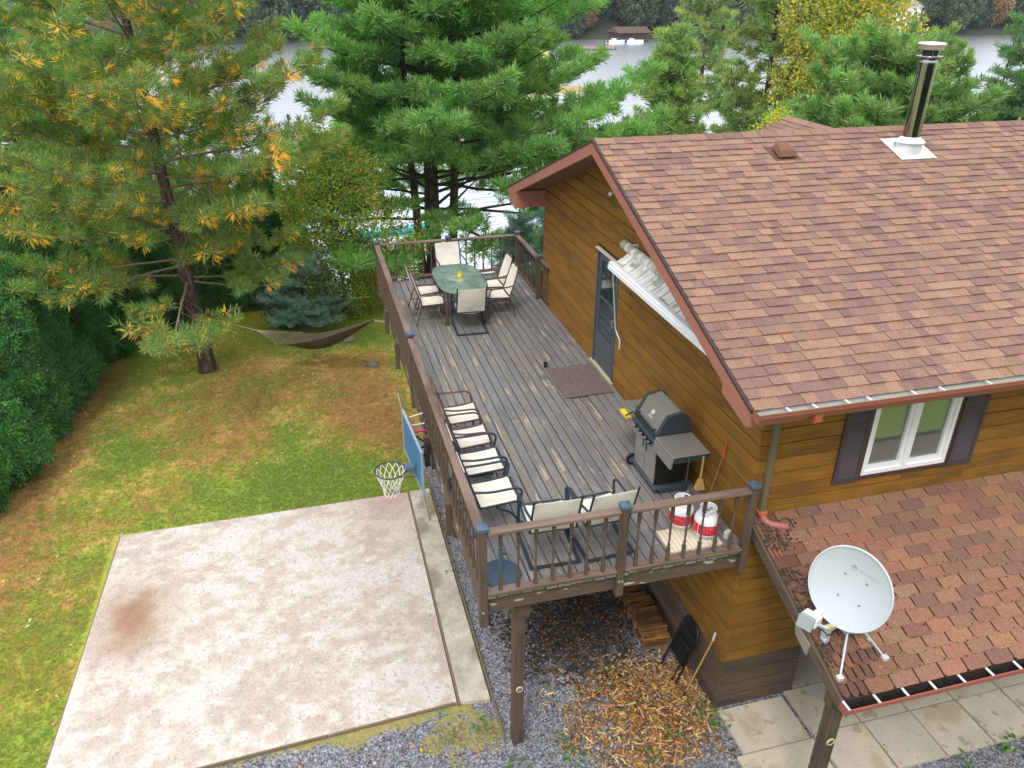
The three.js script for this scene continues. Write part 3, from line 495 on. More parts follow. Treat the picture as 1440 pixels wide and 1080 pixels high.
// chimney pipe and roof vent (both fixed to the roof)
{
  const steel = new THREE.MeshPhysicalMaterial({ color: S('#9a9c98'), metalness: 1, roughness: .06 }), zinc = mat('#d9dcdf', .42, { metalness: .35 });
  const x = 4.22, z = -3.60, y = RH - SL * (z - ZR);
  const c = part('chimney', (() => { const g = lathe([[.124, 0], [.124, 1.20], [.128, 1.2], [.128, 1.23], [.118, 1.23], [.118, 1.26]], 28); g.translate(x, y + .02, z); return g; })(), steel, house);
  part('flashing_plate', (() => { const a = .31, f = (dx, dz, n) => [x + dx, y - SL * dz + .022 + n, z + dz]; return hexa([f(-a, -a * .9, 0), f(a, -a * .9, 0), f(a, a * .9, 0), f(-a, a * .9, 0), f(-a, -a * .9, .006), f(a, -a * .9, .006), f(a, a * .9, .006), f(-a, a * .9, .006)]); })(), zinc, c);
  part('flashing_cone', (() => { const g = lathe([[.185, -.06], [.185, .10], [.175, .12], [.135, .16]], 28); g.translate(x, y, z); return g; })(), zinc, c);
  part('storm_collar', (() => { const g = lathe([[.205, .13], [.215, .115], [.215, .135], [.125, .20], [.120, .20]], 28); g.translate(x, y, z); return g; })(), mat('#e4e6e8', .5, { metalness: .2 }), c);
  part('cap_ring', (() => { const g = lathe([[.10, 1.30], [.175, 1.30], [.178, 1.315], [.175, 1.33], [.10, 1.33]], 28); g.translate(x, y, z); return g; })(), steel, c);
  part('cap_dark_band', (() => { const g = lathe([[.10, 1.24], [.105, 1.44]], 24); g.translate(x, y, z); return g; })(), mat('#1d1f22', .7), c);
  part('cap_top', (() => { const g = lathe([[.0, 1.40], [.15, 1.40], [.165, 1.42], [.165, 1.46], [.188, 1.465], [.19, 1.485], [.17, 1.50], [0, 1.515]], 28); g.translate(x, y, z); return g; })(), mat('#d6d8d8', .3, { metalness: .85 }), c);
  for (let i = 0; i < 4; i++) { const a = i * 1.57 + .5; part('cap_strut', rod([x + .15 * Math.cos(a), y + 1.32, z + .15 * Math.sin(a)], [x + .15 * Math.cos(a), y + 1.42, z + .15 * Math.sin(a)], .007), steel, c); }
  const vx = 2.10, vz = -3.62, vy = RH - SL * (vz - ZR), vm = mat('#6d4630', .6), f = (dx, dz, n) => [vx + dx, vy - SL * dz + .015 + n, vz + dz];
  const v = part('roof_vent', hexa([f(-.13, -.12, .05), f(.13, -.12, .05), f(.15, .13, .04), f(-.15, .13, .04), f(-.09, -.09, .13), f(.09, -.09, .13), f(.12, .09, .11), f(-.12, .09, .11)]), vm, house);
  part('vent_base', hexa([f(-.21, -.2, 0), f(.21, -.2, 0), f(.21, .2, 0), f(-.21, .2, 0), f(-.21, -.2, .006), f(.21, -.2, .006), f(.21, .2, .006), f(-.21, .2, .006)]), mat('#5c3d30', .8), v);
  for (const dx of [-.07, 0, .07]) part('vent_slot', hexa([f(dx - .025, .10, .0), f(dx + .025, .10, .0), f(dx + .025, .122, .0), f(dx - .025, .122, .0), f(dx - .025, .10, .045), f(dx + .025, .10, .045), f(dx + .025, .122, .045), f(dx - .025, .122, .045)]), mat('#2a1c16', .9), v);
  part('vent_neck', hexa([f(-.12, -.11, .004), f(.12, -.11, .004), f(.12, .10, .004), f(-.12, .10, .004), f(-.12, -.11, .05), f(.12, -.11, .05), f(.12, .10, .05), f(-.12, .10, .05)]), vm, v);
  part('wall_lamp', merge([(() => { const g = new THREE.SphereGeometry(.035, 12, 8).toNonIndexed(); g.translate(-.08, 6.02, -4.80); return g; })(), rod([0, 6.05, -4.80], [-.08, 6.02, -4.80], .015)]), mat('#dfe3e8', .3), house);
}
// rolled awning over the door, with its hanging crank
{
  const a = thing('awning', 'rolled white striped awning fixed to the gable wall beside the door', 'awning');
  const z0 = -3.78, z1 = -.62, wm = mat('#e2e5e9', .4), st = new THREE.MeshStandardMaterial({ map: tex(512, 64, (u, v) => { const k = (u * 13) % 1; const d = fbm(u * 60, v * 8, 411, 3, 60, 8), m = fbm(u * 14, v * 4, 412, 3, 14, 4); let c = k < .12 ? [160, 162, 162] : k > .42 && k < .50 ? [190, 191, 190] : [222, 222, 218]; c = c.map(q => q * (.9 + .2 * d)); return mix3(c, [120, 112, 80], sst(.52, .75, m) * .55); }), roughness: .85 });
  const roll = new THREE.CylinderGeometry(.075, .075, z1 - z0 + .2, 18, 40, false); roll.rotateX(Math.PI / 2); roll.rotateZ(.4); roll.translate(0, 0, -.15); roll.translate(-.12, 5.44, (z0 + z1) / 2); { const p = roll.attributes.position, uv = roll.attributes.uv; for (let i = 0; i < p.count; i++) uv.setXY(i, (p.getZ(i) - z0) / 3.4, .3 + p.getX(i)); }
  part('fabric_roll', roll.toNonIndexed(), st, a);
  const fb = sheet((u, v) => { const z = z0 + .05 + u * (z1 - z0 - .1); return [-.17 - v * .20, 5.40 - v * .13 - .012 * Math.sin(v * Math.PI), z]; }, 40, 5, .004); { const p = fb.attributes.position, uv = fb.attributes.uv; for (let i = 0; i < p.count; i++) uv.setXY(i, (p.getZ(i) - z0) / 3.4, p.getX(i) * 2); }
  part('fabric_slope', fb, st, a);
  part('front_bar', merge([rbox(-.46, -.37, 5.19, 5.29, z0, z1, .02, 2, 2), box(-.472, -.455, 5.175, 5.235, z0 + .01, z1 - .01, 2)]), wm, a);
  for (const z of [z0 + .02, (z0 + z1) / 2, z1 - .08]) part('bracket', merge([box(-.10, -.026, 5.34, 5.52, z, z + .06), hexa([[-.12, 5.36, z], [-.12, 5.36, z + .05], [-.40, 5.20, z + .05], [-.40, 5.20, z], [-.12, 5.40, z], [-.12, 5.40, z + .05], [-.40, 5.24, z + .05], [-.40, 5.24, z]])]), wm, a);
  for (let i = 0; i < 24; i++) { const z = z0 + .05 + (i >> 1) * .27 + (i % 2) * .06; const t = new THREE.TorusGeometry(.0745, .0035, 5, 16).toNonIndexed(); t.translate(-.12, 5.44, z); part('cord_wrap', t, mat('#8c8a84', .8), a); }
  const k = single('awning_crank', tube([[-.40, 5.19, -3.74], [-.34, 4.95, -3.83], [-.22, 4.45, -4.0], [-.14, 4.06, -4.10], [-.12, 3.98, -4.09], [-.12, 3.93, -4.0], [-.12, 3.90, -3.93], [-.12, 3.74, -3.92]], .011, 40, 7), mat('#d9d6cf', .4), 'thin white crank rod with bent handle hanging from the awning by the door', 'crank rod'); void k;
}
// ================================================================ PORCH ROOF (lean-to along the front)
const PY = 3.29, PE = 2.48, PZ = 2.085, PS = (PY - PE) / PZ;
const porchY = z => PY - PS * z;
{
  const p = thing('porch', 'low lean-to porch with worn mossy brown shingle roof on a brown post', 'porch');
  const X0 = 0.03, X1 = 9;
  const r = part('porch_roof', hexa([[X0, PY - .012, 0.002], [X1, PY - .012, 0.002], [X1, PE - .012, PZ], [X0, PE - .012, PZ], [X0, PY - .05, .002], [X1, PY - .05, .002], [X1, PE - .05, PZ], [X0, PE - .05, PZ]]), mat('#231a16', .95), p);
  reseed(51);
  const T2 = [[172, 126, 100], [166, 121, 97], [178, 131, 103], [158, 116, 96], [150, 110, 93], [170, 124, 99]].map(c => lin(...c)), OLD = [[140, 98, 70], [118, 82, 64], [150, 104, 74], [102, 74, 62]].map(c => lin(...c));
  const L = Math.hypot(PZ, PY - PE), n = 15, ex = L / n, ey = (PY - PE) / L, ez = -PZ / L, rest = [];
  for (let k = 0; k < n; k++) {
    let x = X0 - (k % 2 ? .16 : .01); let i = 0;
    while (x < 8.9) {
      const x1 = x + .305, a = Math.max(x, X0 - .01);
      const mid = (a + x1) / 2 - X0, worn = clamp(1.15 - mid / (.42 + .12 * (n - k) / n) + (k < 6 ? .35 : 0) * (mid < 1.6 ? 1 : 0) + rr(-.25, .25)), low = k < 7;
      const t = mix3(pick(T2), pick(OLD), clamp(worn)).map(q => q * rr(.92, 1.06));
      const sub = worn > .7 && rnd() < .6 && mid < .5 ? 3 : 1;                            // broken little tabs along the worn edge
      for (let s = 0; s < sub; s++) {
        const xa = a + (x1 - a) * s / sub, xb = a + (x1 - a) * (s + 1) / sub;
        if (xb - xa < .03) continue;
        const j = low || worn > .4 ? .009 : .003, g = rr(.005, .009) + (low ? .003 : 0);
        // rounded lower corners where the tabs have worn
        const c0 = low || worn > .3 ? rr(.012, .05) : rr(0, .012), sA = k * ex + rr(-j, j) - .008, sB = (k + 1) * ex + .03, up = worn > .5 ? .012 : .004;
        const ny = -ez, nz = ey, at = (xx, ss, nn) => [xx, PE + ey * ss + ny * nn, PZ + ez * ss + nz * nn];
        const out = [[xa + g, sB], [xa + g, sA + c0], [xa + g + c0 * .4, sA + c0 * .25], [xa + g + c0 * 1.1, sA + rr(-j, j) * .4], [xb - g - c0 * 1.1, sA + rr(-j, j) * .4], [xb - g - c0 * .4, sA + c0 * .25], [xb - g, sA + c0], [xb - g, sB]];
        const th = i => (i === 0 || i === 7 ? .004 : .010 + up * rnd()), tri = [], N = out.length, top = out.map(([u, v], i2) => at(u, v, th(i2))), bot = out.map(([u, v]) => at(u, v, -.004));
        for (let q = 1; q < N - 1; q++) tri.push(top[0], top[q], top[q + 1]);
        for (let q = 0; q < N; q++) { const w = (q + 1) % N; tri.push(top[q], bot[q], top[w], top[w], bot[q], bot[w]); }
        const gg = new THREE.BufferGeometry(); gg.setAttribute('position', new THREE.Float32BufferAttribute(tri.flat(), 3)); gg.computeVertexNormals();
        paint(planarUV(gg, 0, rr(0, 9), rr(0, 9), 3, 3), t);
        if (x < 4.7 - .12 * k) part('shingle', gg, SHM, r); else rest.push(gg);
      }
      x = x1; i++;
    }
  }
  const st = part('far_shingles', merge(rest), SHM, r); st.userData.kind = 'stuff';
  part('rake_board', hexa([[X0 - .04, PY - .015, .0], [X0 - .04, PY - .16, .0], [X0 - .04, PE - .16, PZ], [X0 - .04, PE - .012, PZ], [X0 - .002, PY - .015, .0], [X0 - .002, PY - .16, .0], [X0 - .002, PE - .16, PZ], [X0 - .002, PE - .012, PZ]], 2), BROWN[0], r);
  part('ceiling_board', hexa([[X0, PY - .17, .01], [X1, PY - .17, .01], [X1, PE - .15, PZ - .05], [X0, PE - .15, PZ - .05], [X0, PY - .19, .01], [X1, PY - .19, .01], [X1, PE - .17, PZ - .05], [X0, PE - .17, PZ - .05]]), BROWN[1], r);
  part('beam', box(X0 + .02, X1, PE - .34, PE - .175, 1.80, 1.92, 0), BROWN[0], p);
  part('scrap_board', hexa([[-.03, 2.60, 1.25], [-.03, 2.74, 1.22], [-.03, 2.66, 1.5], [-.03, 2.50, 1.48], [-.008, 2.60, 1.25], [-.008, 2.74, 1.22], [-.008, 2.66, 1.5], [-.008, 2.50, 1.48]], 2), mat('#8d8478', .9), p);
  const gt = gutter(p, X0 - .045, X1, PE - .012, PZ + .004, .12, mat('#93534a', .5), mat('#2c2520', .9), [.0, .36, .70, 1.04, 1.40, 1.76, 2.12, 2.5], mat('#dfe2e4', .45));
  const deb = []; reseed(52); for (let i = 0; i < 1400; i++) deb.push(mx(rr(X0, 3.2), PE - .10 + rr(0, .035), PZ + rr(.02, .09), rr(0, 6), rr(0, 6), rr(0, 6), rr(.6, 1.6)));
  const lg = new THREE.TetrahedronGeometry(.012).toNonIndexed(); const dm = instanced('leaf_litter', lg, mat('#3c2c20', 1), deb, gt, deb.map(() => pick([lin(60, 44, 32), lin(36, 28, 22), lin(120, 82, 44), lin(48, 38, 28)]).map(q => q * 4))); dm.userData.kind = 'stuff';
  // dark moss and rotting leaves along the worn edge
  const ms = [], mc = []; const put = (x, z, s, c) => { ms.push(mx(x, porchY(z) + .014, z, rr(-.3, .3) + .37, rr(0, 6), rr(-.3, .3), s * 1.2, s * rr(.12, .3), s * 1.2)); mc.push(c); };
  for (let i = 0; i < 1050; i++) { const z = Math.pow(rnd(), 1.5) * 1.7 + .12, x = X0 + Math.abs(rr(-1, 1) * rr(0, 1)) * (.55 - .15 * z); if (fbm(x * 5, z * 5, 521, 3) < .47) continue; put(x, z, rr(.3, .9), pick([lin(58, 46, 38), lin(44, 38, 32), lin(88, 64, 44), lin(66, 56, 38)])); }
  for (let i = 0; i < 45; i++) { const z = rr(.2, 1.9), x = X0 + rr(0, 1.4); put(x, z, rr(.3, .7), pick([lin(180, 110, 40), lin(150, 90, 40), lin(70, 44, 26)])); }
  for (let i = 0; i < 260; i++) { const k = Math.floor(rr(1, 9)), z = PZ - k * ex * -ez + .0, x = X0 + rr(.2, 3.0); put(x, z + rr(-.015, .015), rr(.2, .45), lin(38, 30, 26)); }
  const mg = new THREE.IcosahedronGeometry(.02, 0).toNonIndexed(); const mm = instanced('moss_and_rot', mg, new THREE.MeshStandardMaterial({ roughness: 1 }), ms, r, mc); mm.userData.kind = 'stuff';
  const pt = part('post', rbox(.09, .23, -.1, PE - .34, 1.79, 1.93, .008, 1), BROWN[0], p);
  const ring = new THREE.TorusGeometry(.042, .010, 6, 20).toNonIndexed(); ring.translate(.16, 1.62, 1.936); part('reflector_ring', ring, mat('#c8b98c', .5), pt);
  const ds = new THREE.CylinderGeometry(.038, .038, .012, 20).toNonIndexed(); ds.rotateX(Math.PI / 2); ds.translate(.16, 1.62, 1.936); part('reflector_lens', ds, mat('#55585a', .25), pt);
}
// ================================================================ DECK
const DW = 3.29, DL = 10.32, ZF = 0.07;
const deckPaint = tex(2048, 512, (u, v) => {
  const x = u * 5.2, y = v * 1.0;
  const g = fbm(x * 3.07, y * 90, 601, 4, 16, 90), big = fbm(x * 1.92, y * 5, 603, 4, 10, 5), sc = fbm(x * 1.7307, y * 20, 605, 4, 9, 20), fl = fbm(x * 12, y * 60, 607, 3, 62, 60);
  let k = 118 + 34 * (g - .5) + 34 * (big - .5); let c = [k * 1.0, k * .985, k * .985];
  c = mix3(c, [112, 100, 90], sst(.52, .75, big) * .5);
  c = mix3(c, [182, 170, 146], sst(.69, .73, sc + (fl - .5) * .2) * .85); c = mix3(c, [150, 126, 92], sst(.66, .71, sc) * .3);
  if (fl > .80) c = mix3(c, [180, 174, 160], .6); if (fl < .2) c = mix3(c, [74, 66, 60], .5);
  return c;
});
deckPaint.repeat.set(1 / 5.2, 1);
const DECKM = [[1, 1, 1], [.93, .95, .98], [1.06, 1.05, 1.04], [1.02, .98, .94], [.88, .88, .9]].map(k => new THREE.MeshStandardMaterial({ map: deckPaint, color: new THREE.Color(...k), roughness: .55 }));
const railTex = woodMap([122, 102, 90], [88, 72, 62], 621, .7); railTex.repeat.set(1 / 3, 1);
const railM = new THREE.MeshStandardMaterial({ map: railTex, roughness: .65 });
const darkWood = woodMap([92, 74, 62], [64, 52, 44], 641, .9); darkWood.repeat.set(1 / 3, 1);
const woodD = new THREE.MeshStandardMaterial({ map: darkWood, roughness: .75 });
const capM = mat('#44586a', .5);
const deck = thing('wooden_deck', 'raised grey plank deck with brown spindle railing along the cottage', 'deck');
reseed(61);
{ // boards run away from the camera; two lengths butt at a random joist
  const n = 23, w = DW / n;
  for (let i = 0; i < n; i++) {
    const x0 = -DW + i * w + .007, x1 = -DW + (i + 1) * w - .008, cut = -pick([3.6, 4.8, 6.0, 5.4, 7.2]) + rr(-.02, .02), dy = rr(-.005, .004), e = rr(0, .025), xe = Math.min(x1, -.035);
    if (xe - x0 < .05) continue;
    const bd = (za, zb) => { const g = new RoundedBoxGeometry(xe - x0, .036, zb - za, 1, .005); g.translate((x0 + xe) / 2, H - .018 + dy, (za + zb) / 2); return planarUV(g, 2, rr(0, 20), rr(0, 9)); };
    part('deck_board', bd(cut + .003, ZF + .085 + e), pick(DECKM), deck); part('deck_board', bd(-DL - .06, cut - .003), pick(DECKM), deck);
  }
}
// frame
const peel = tex(1024, 256, (u, v) => { const g = fbm(u * 12, v * 30, 651, 4, 12, 30), s = fbm(u * 14, v * 9, 652, 4, 14, 9); let c = mix3([74, 60, 51], [104, 86, 74], g); return mix3(c, [178, 170, 158], sst(.68, .72, s)); }); peel.repeat.set(1 / 3, 2);
const rimM = new THREE.MeshStandardMaterial({ map: peel, roughness: .75 });
part('rim_beam', box(-DW + .02, -.04, H - .285, H - .045, ZF - .01, ZF + .03, 0), rimM, deck);
part('rim_beam', box(-DW - .025, -DW + .015, H - .27, H + .0, -DL - .02, ZF - .015, 2), rimM, deck);
part('rim_beam', box(-DW + .02, -.04, H - .285, H - .045, -DL - .05, -DL - .01, 0), woodD, deck);
for (let i = 0; i < 8; i++) part('joist', box(-DW + .1 + i * .42, -DW + .14 + i * .42, H - .23, H - .04, -DL + .02, ZF - .02, 2), woodD, deck);
for (const z of [-.18, -2.35, -4.6, -6.9, -9.6]) part('cross_beam', box(-DW + .03, -.05, H - .42, H - .235, z - .05, z + .05, 0), woodD, deck);
function cap(parent, x, y, z) { const b = new RoundedBoxGeometry(.125, .05, .125, 2, .008); b.translate(x, y - .045, z); const t = new THREE.ConeGeometry(.08, .035, 4, 1); t.rotateY(Math.PI / 4); t.translate(x, y - .005, z); part('post_cap', merge([b, t]), capM, parent); }
const HC = .986;
function railPost(x, z, capped, foot = -.32) { const p = part('railing_post', rbox(x - .045, x + .045, H + foot, H + (capped ? HC - .06 : .86), z - .045, z + .045, .006, 1), woodD, deck); if (capped) cap(p, x, H + HC, z);
  return p; }
const bolt = (p, x, y, z, ax) => { const g = new THREE.CylinderGeometry(.014, .014, .012, 8).toNonIndexed(); if (ax === 'z') g.rotateX(Math.PI / 2); else g.rotateZ(Math.PI / 2); g.translate(x, y, z); part('bolt', g, mat('#b9c4cc', .4, { metalness: .6 }), p); };
const XL = -DW - .01, ZFp = ZF + .075;
{
  const a = railPost(XL, ZFp, true, -.42), b = railPost(-1.676, ZFp, true, -.33), c = railPost(-.085, ZFp, true, -.30);
  bolt(a, XL - .01, H - .2, ZFp + .048, 'z'); bolt(b, -1.695, H - .1, ZFp + .048, 'z'); bolt(b, -1.655, H - .105, ZFp + .048, 'z'); void c;
}
for (const z of [-1.66, -3.39, -5.12, -6.85, -8.58]) { const p = z === -5.12 ? railPost(XL, z, true, -.42) : part('railing_post', rbox(XL - .1, XL - .02, H - .5, H + .02, z - .045, z + .045, .006, 1), woodD, deck); bolt(p, XL - .102, H - .1, z, 'x'); bolt(p, XL - .102, H - .2, z, 'x'); }
railPost(XL, -DL, true, -.35); railPost(-1.70, -DL, true, -.3); railPost(-.085, -DL, true, -.3); railPost(-.095, -DH - .06, true, -.3);
const spindle = (() => { const g = lathe([[.0, 0], [.019, 0], [.019, .20], [.012, .215], [.017, .235], [.017, .25], [.011, .265], [.015, .42], [.011, .575], [.017, .59], [.017, .605], [.012, .625], [.019, .64], [.019, .84], [0, .84]], 8); return g; })();
const spindleSq = merge([rbox(-.019, .019, 0, .2, -.019, .019, .004, 1), rbox(-.019, .019, .64, .84, -.019, .019, .004, 1), lathe([[.016, .19], [.012, .215], [.018, .235], [.018, .25], [.011, .265], [.015, .42], [.011, .575], [.018, .59], [.018, .605], [.012, .625], [.016, .65]], 8)]);
void spindle;
function railing(x0, z0, x1, z1, posts, bottomY, skip) {
  const r = new THREE.Group(); r.name = 'railing'; deck.add(r); const alongX = Math.abs(x1 - x0) > Math.abs(z1 - z0);
  const y = H + .855;
  if (alongX) { const cuts = posts; for (let i = 0; i + 1 < cuts.length; i++) part('top_rail', rbox(cuts[i] + .05, cuts[i + 1] - .05, y, y + .042, z0 - .055, z0 + .055, .008, 0), railM, r); }
  else for (let i = 0; i + 1 < posts.length; i++) part('top_rail', rbox(x0 - .06, x0 + .05, y, y + .042, posts[i + 1] + .002, posts[i] - .002, .008, 2), railM, r);
  const sets = []; const a = alongX ? x0 : z1, b = alongX ? x1 : z0; const n = Math.round((b - a) / .2);
  for (let i = 1; i < n; i++) { const t = a + (b - a) * i / n; if (skip.some(s => Math.abs(s - t) < .06)) continue; sets.push(t); }
  const h = (y - H - bottomY) / .84;
  for (const t of sets) { const m = part('baluster', spindleSq, woodD, r); m.scale.set(1, h, 1); m.position.set(alongX ? t : x0 - .005, H + bottomY, alongX ? z0 : t); m.rotation.y = 0; }
  if (alongX) { for (let i = 0; i + 1 < posts.length; i++) part('bottom_rail', rbox(posts[i] + .05, posts[i + 1] - .05, H + bottomY - .035, H + bottomY, z0 - .06, z0 + .05, .006, 0), railM, r); }
  else part('bottom_rail', rbox(x0 - .03, x0 + .03, H + bottomY - .04, H + bottomY, z1 + .05, z0 - .05, .005, 2), woodD, r);
  return r;
}
railing(XL, ZFp, -.085, ZFp, [XL, -1.676, -.085], .06, [-1.676]);
railing(XL, ZFp - .05, XL, -DL, [ZFp - .05, -3.36, -5.06], .06, [-5.12, -1.66, -3.39, -6.85, -8.58]);
{ const r = deck.children[deck.children.length - 1]; part('top_rail', rbox(XL - .06, XL + .05, H + .855, H + .897, -8.40, -5.18, .008, 2), railM, r); part('top_rail', rbox(XL - .06, XL + .05, H + .855, H + .897, -DL + .05, -8.404, .008, 2), railM, r); }
railing(XL, -DL, -.085, -DL, [XL, -1.70, -.085], .10, [-1.70]);
railing(-.085, -DH - .06, -.085, -DL, [-DH - .11, -DL + .05], .10, []);
railing(-.03, -DH + .55, -.03, -DH, [-DH + .5, -DH - .0], .10, []);
// bearing posts
for (const [x, z, big] of [[-2.8, -.18, 1], [-2.74, -2.35], [-2.74, -4.6], [-2.74, -6.9], [-2.74, -9.6], [-.35, -4.6], [-.35, -9.6]]) {
  const p = part('support_post', rbox(x - .07, x + .07, -.15, H - .42, z - .07, z + .07, .008, 1), woodD, deck);
  if (big) {
    part('post_bracket', merge([box(x - .075, x + .115, H - .62, H - .30, z + .072, z + .112, 1), box(x - .115, x - .078, H - .5, H - .30, z - .04, z + .06, 1)]), woodD, p);
    const ring = new THREE.TorusGeometry(.040, .010, 6, 20).toNonIndexed(); ring.translate(x + .01, 1.02, z + .075); part('reflector_ring', ring, mat('#c8b98c', .5), p);
    const ds = new THREE.CylinderGeometry(.036, .036, .012, 20).toNonIndexed(); ds.rotateX(Math.PI / 2); ds.translate(x + .01, 1.02, z + .075); part('reflector_lens', ds, mat('#6d7073', .25), p);
  }
}
// ================================================================ FURNITURE ON THE DECK
const slingTex = tex(256, 256, (u, v) => { const a = vn(u * 128, v * 128, 701, 128, 128), b = fbm(u * 6, v * 6, 702, 3, 6, 6), k = 214 + 18 * (a - .5) + 24 * (b - .5); return [k, k * .975, k * .915]; });
const slingM = new THREE.MeshStandardMaterial({ map: slingTex, roughness: .9 });
const brownTube = mat('#5d4440', .5, { metalness: .2 }), blueTube = mat('#2f3c4a', .45, { metalness: .3 });
// brown sling armchair, faces +z locally
function slingChair(label) {
  const t = thing('sling_chair', label, 'chair', 'brown framed cream sling patio chairs');
  part('seat', sheet((u, v) => [-.235 + u * .47, .415 + .03 * (v * v) - .025 * Math.sin(u * Math.PI) - .012 * Math.sin(v * Math.PI), -.22 + v * .46], 8, 8, .006), slingM, t);
  part('backrest', sheet((u, v) => { const w = .235 - .05 * v * v * v; return [-w + u * 2 * w, .44 + v * .54, -.225 - v * .17 - .03 * Math.sin(u * Math.PI) * Math.sin(v * 3.1)]; }, 8, 10, .006), slingM, t);
  part('back_frame', bent([[-.255, .40, -.20], [-.25, .75, -.32], [-.2, .98, -.395], [-.1, 1.03, -.41], [.1, 1.03, -.41], [.2, .98, -.395], [.25, .75, -.32], [.255, .40, -.20]], .013, .12), brownTube, t);
  part('seat_frame', bent([[-.255, .41, -.22], [-.255, .44, .25], [.255, .44, .25], [.255, .41, -.22]], .013, .04, 7, true), brownTube, t);
  for (const s of [-1, 1]) {
    part('leg', bent([[s * .275, 0, .24], [s * .27, .40, .235], [s * .27, .60, .20]], .013, .05), brownTube, t);
    part('leg', bent([[s * .275, 0, -.33], [s * .262, .40, -.21]], .013), brownTube, t);
    part('arm', bent([[s * .27, .59, .205], [s * .285, .635, .14], [s * .285, .64, -.14], [s * .255, .655, -.28]], .014, .06), brownTube, t);
    part('stretcher', rod([s * .272, .14, .24], [s * .268, .14, -.285], .008), brownTube, t);
  }
  return t;
}
// spring rocker on a flat U base, closed end behind
function rockerChair(label) {
  const t = thing('rocker_chair', label, 'chair', 'dark framed cream sling spring rocker chairs');
  part('seat', sheet((u, v) => [-.26 + u * .52, .40 + .035 * v - .03 * Math.sin(u * Math.PI) - .015 * Math.sin(v * Math.PI), -.23 + v * .50], 8, 8, .006), slingM, t);
  part('backrest', sheet((u, v) => [-.262 + u * .524, .42 + v * .50, -.235 - v * .15 - .03 * Math.sin(u * Math.PI) * Math.sin(v * 3.1)], 8, 8, .006), slingM, t);
  part('seat_frame', bent([[-.275, .405, -.24], [-.275, .44, .29], [.275, .44, .29], [.275, .405, -.24]], .014, .06, 7, true), blueTube, t);
  const U = (x0, x1, z0, z1) => rbox(x0, x1, 0.002, .022, z0, z1, .005);
  part('base', merge([U(-.315, -.27, -.40, .26), U(.27, .315, -.40, .26), U(-.27, .27, -.40, -.355)]), blueTube, t);
  for (const s of [-1, 1]) {
    part('back_post', bent([[s * .28, .40, -.22], [s * .28, .96, -.40]], .014), blueTube, t);
    part('arm', merge([bent([[s * .30, .02, .235], [s * .30, .36, .25], [s * .30, .60, .30], [s * .305, .655, .22], [s * .305, .64, -.10], [s * .285, .66, -.30]], .016, .09)]), blueTube, t);
    part('spring', bent([[s * .295, .02, .20], [s * .295, .14, .27], [s * .29, .30, .15], [s * .285, .38, -.02]], .014, .06), blueTube, t);
  }
  part('stretcher', rod([-.28, .35, .0], [.28, .35, .0], .012), blueTube, t);
  return t;
}
const put = (o, x, z, deg) => { o.position.set(x, H + .004, z); o.rotation.y = deg * Math.PI / 180; return o; };
put(slingChair('brown framed sling chair at the table, railing side, next to the end rocker'), -2.50, -7.85, 84);
put(slingChair('brown framed sling chair at the table, railing side, in the middle'), -2.52, -8.48, 92);
put(slingChair('brown framed sling chair at the table, wall side, closer to the door'), -1.17, -7.90, -88);
put(slingChair('brown framed sling chair at the table, wall side, closer to the lake'), -1.13, -8.52, -86);
put(slingChair('brown framed sling chair lined up on the long railing, farthest from the umbrella base'), -2.86, -3.22, 90);
put(slingChair('brown framed sling chair lined up on the long railing, next to the rocker chairs'), -2.86, -2.55, 91);
put(rockerChair('dark framed rocker chair at the table end towards the grill'), -1.86, -7.33, 178);
put(rockerChair('dark framed rocker chair at the lake end of the glass table'), -1.78, -9.62, 2);
put(rockerChair('dark framed rocker chair on the long railing, beside the brown chairs'), -2.87, -1.90, 90);
put(rockerChair('dark framed rocker chair on the long railing, nearer the umbrella base'), -2.87, -1.18, 91);
put(rockerChair('dark framed rocker chair backed to the short railing, beside the umbrella base'), -2.35, -.52, 178);
put(rockerChair('dark framed rocker chair backed to the short railing, beside the middle post'), -1.70, -.50, 183);
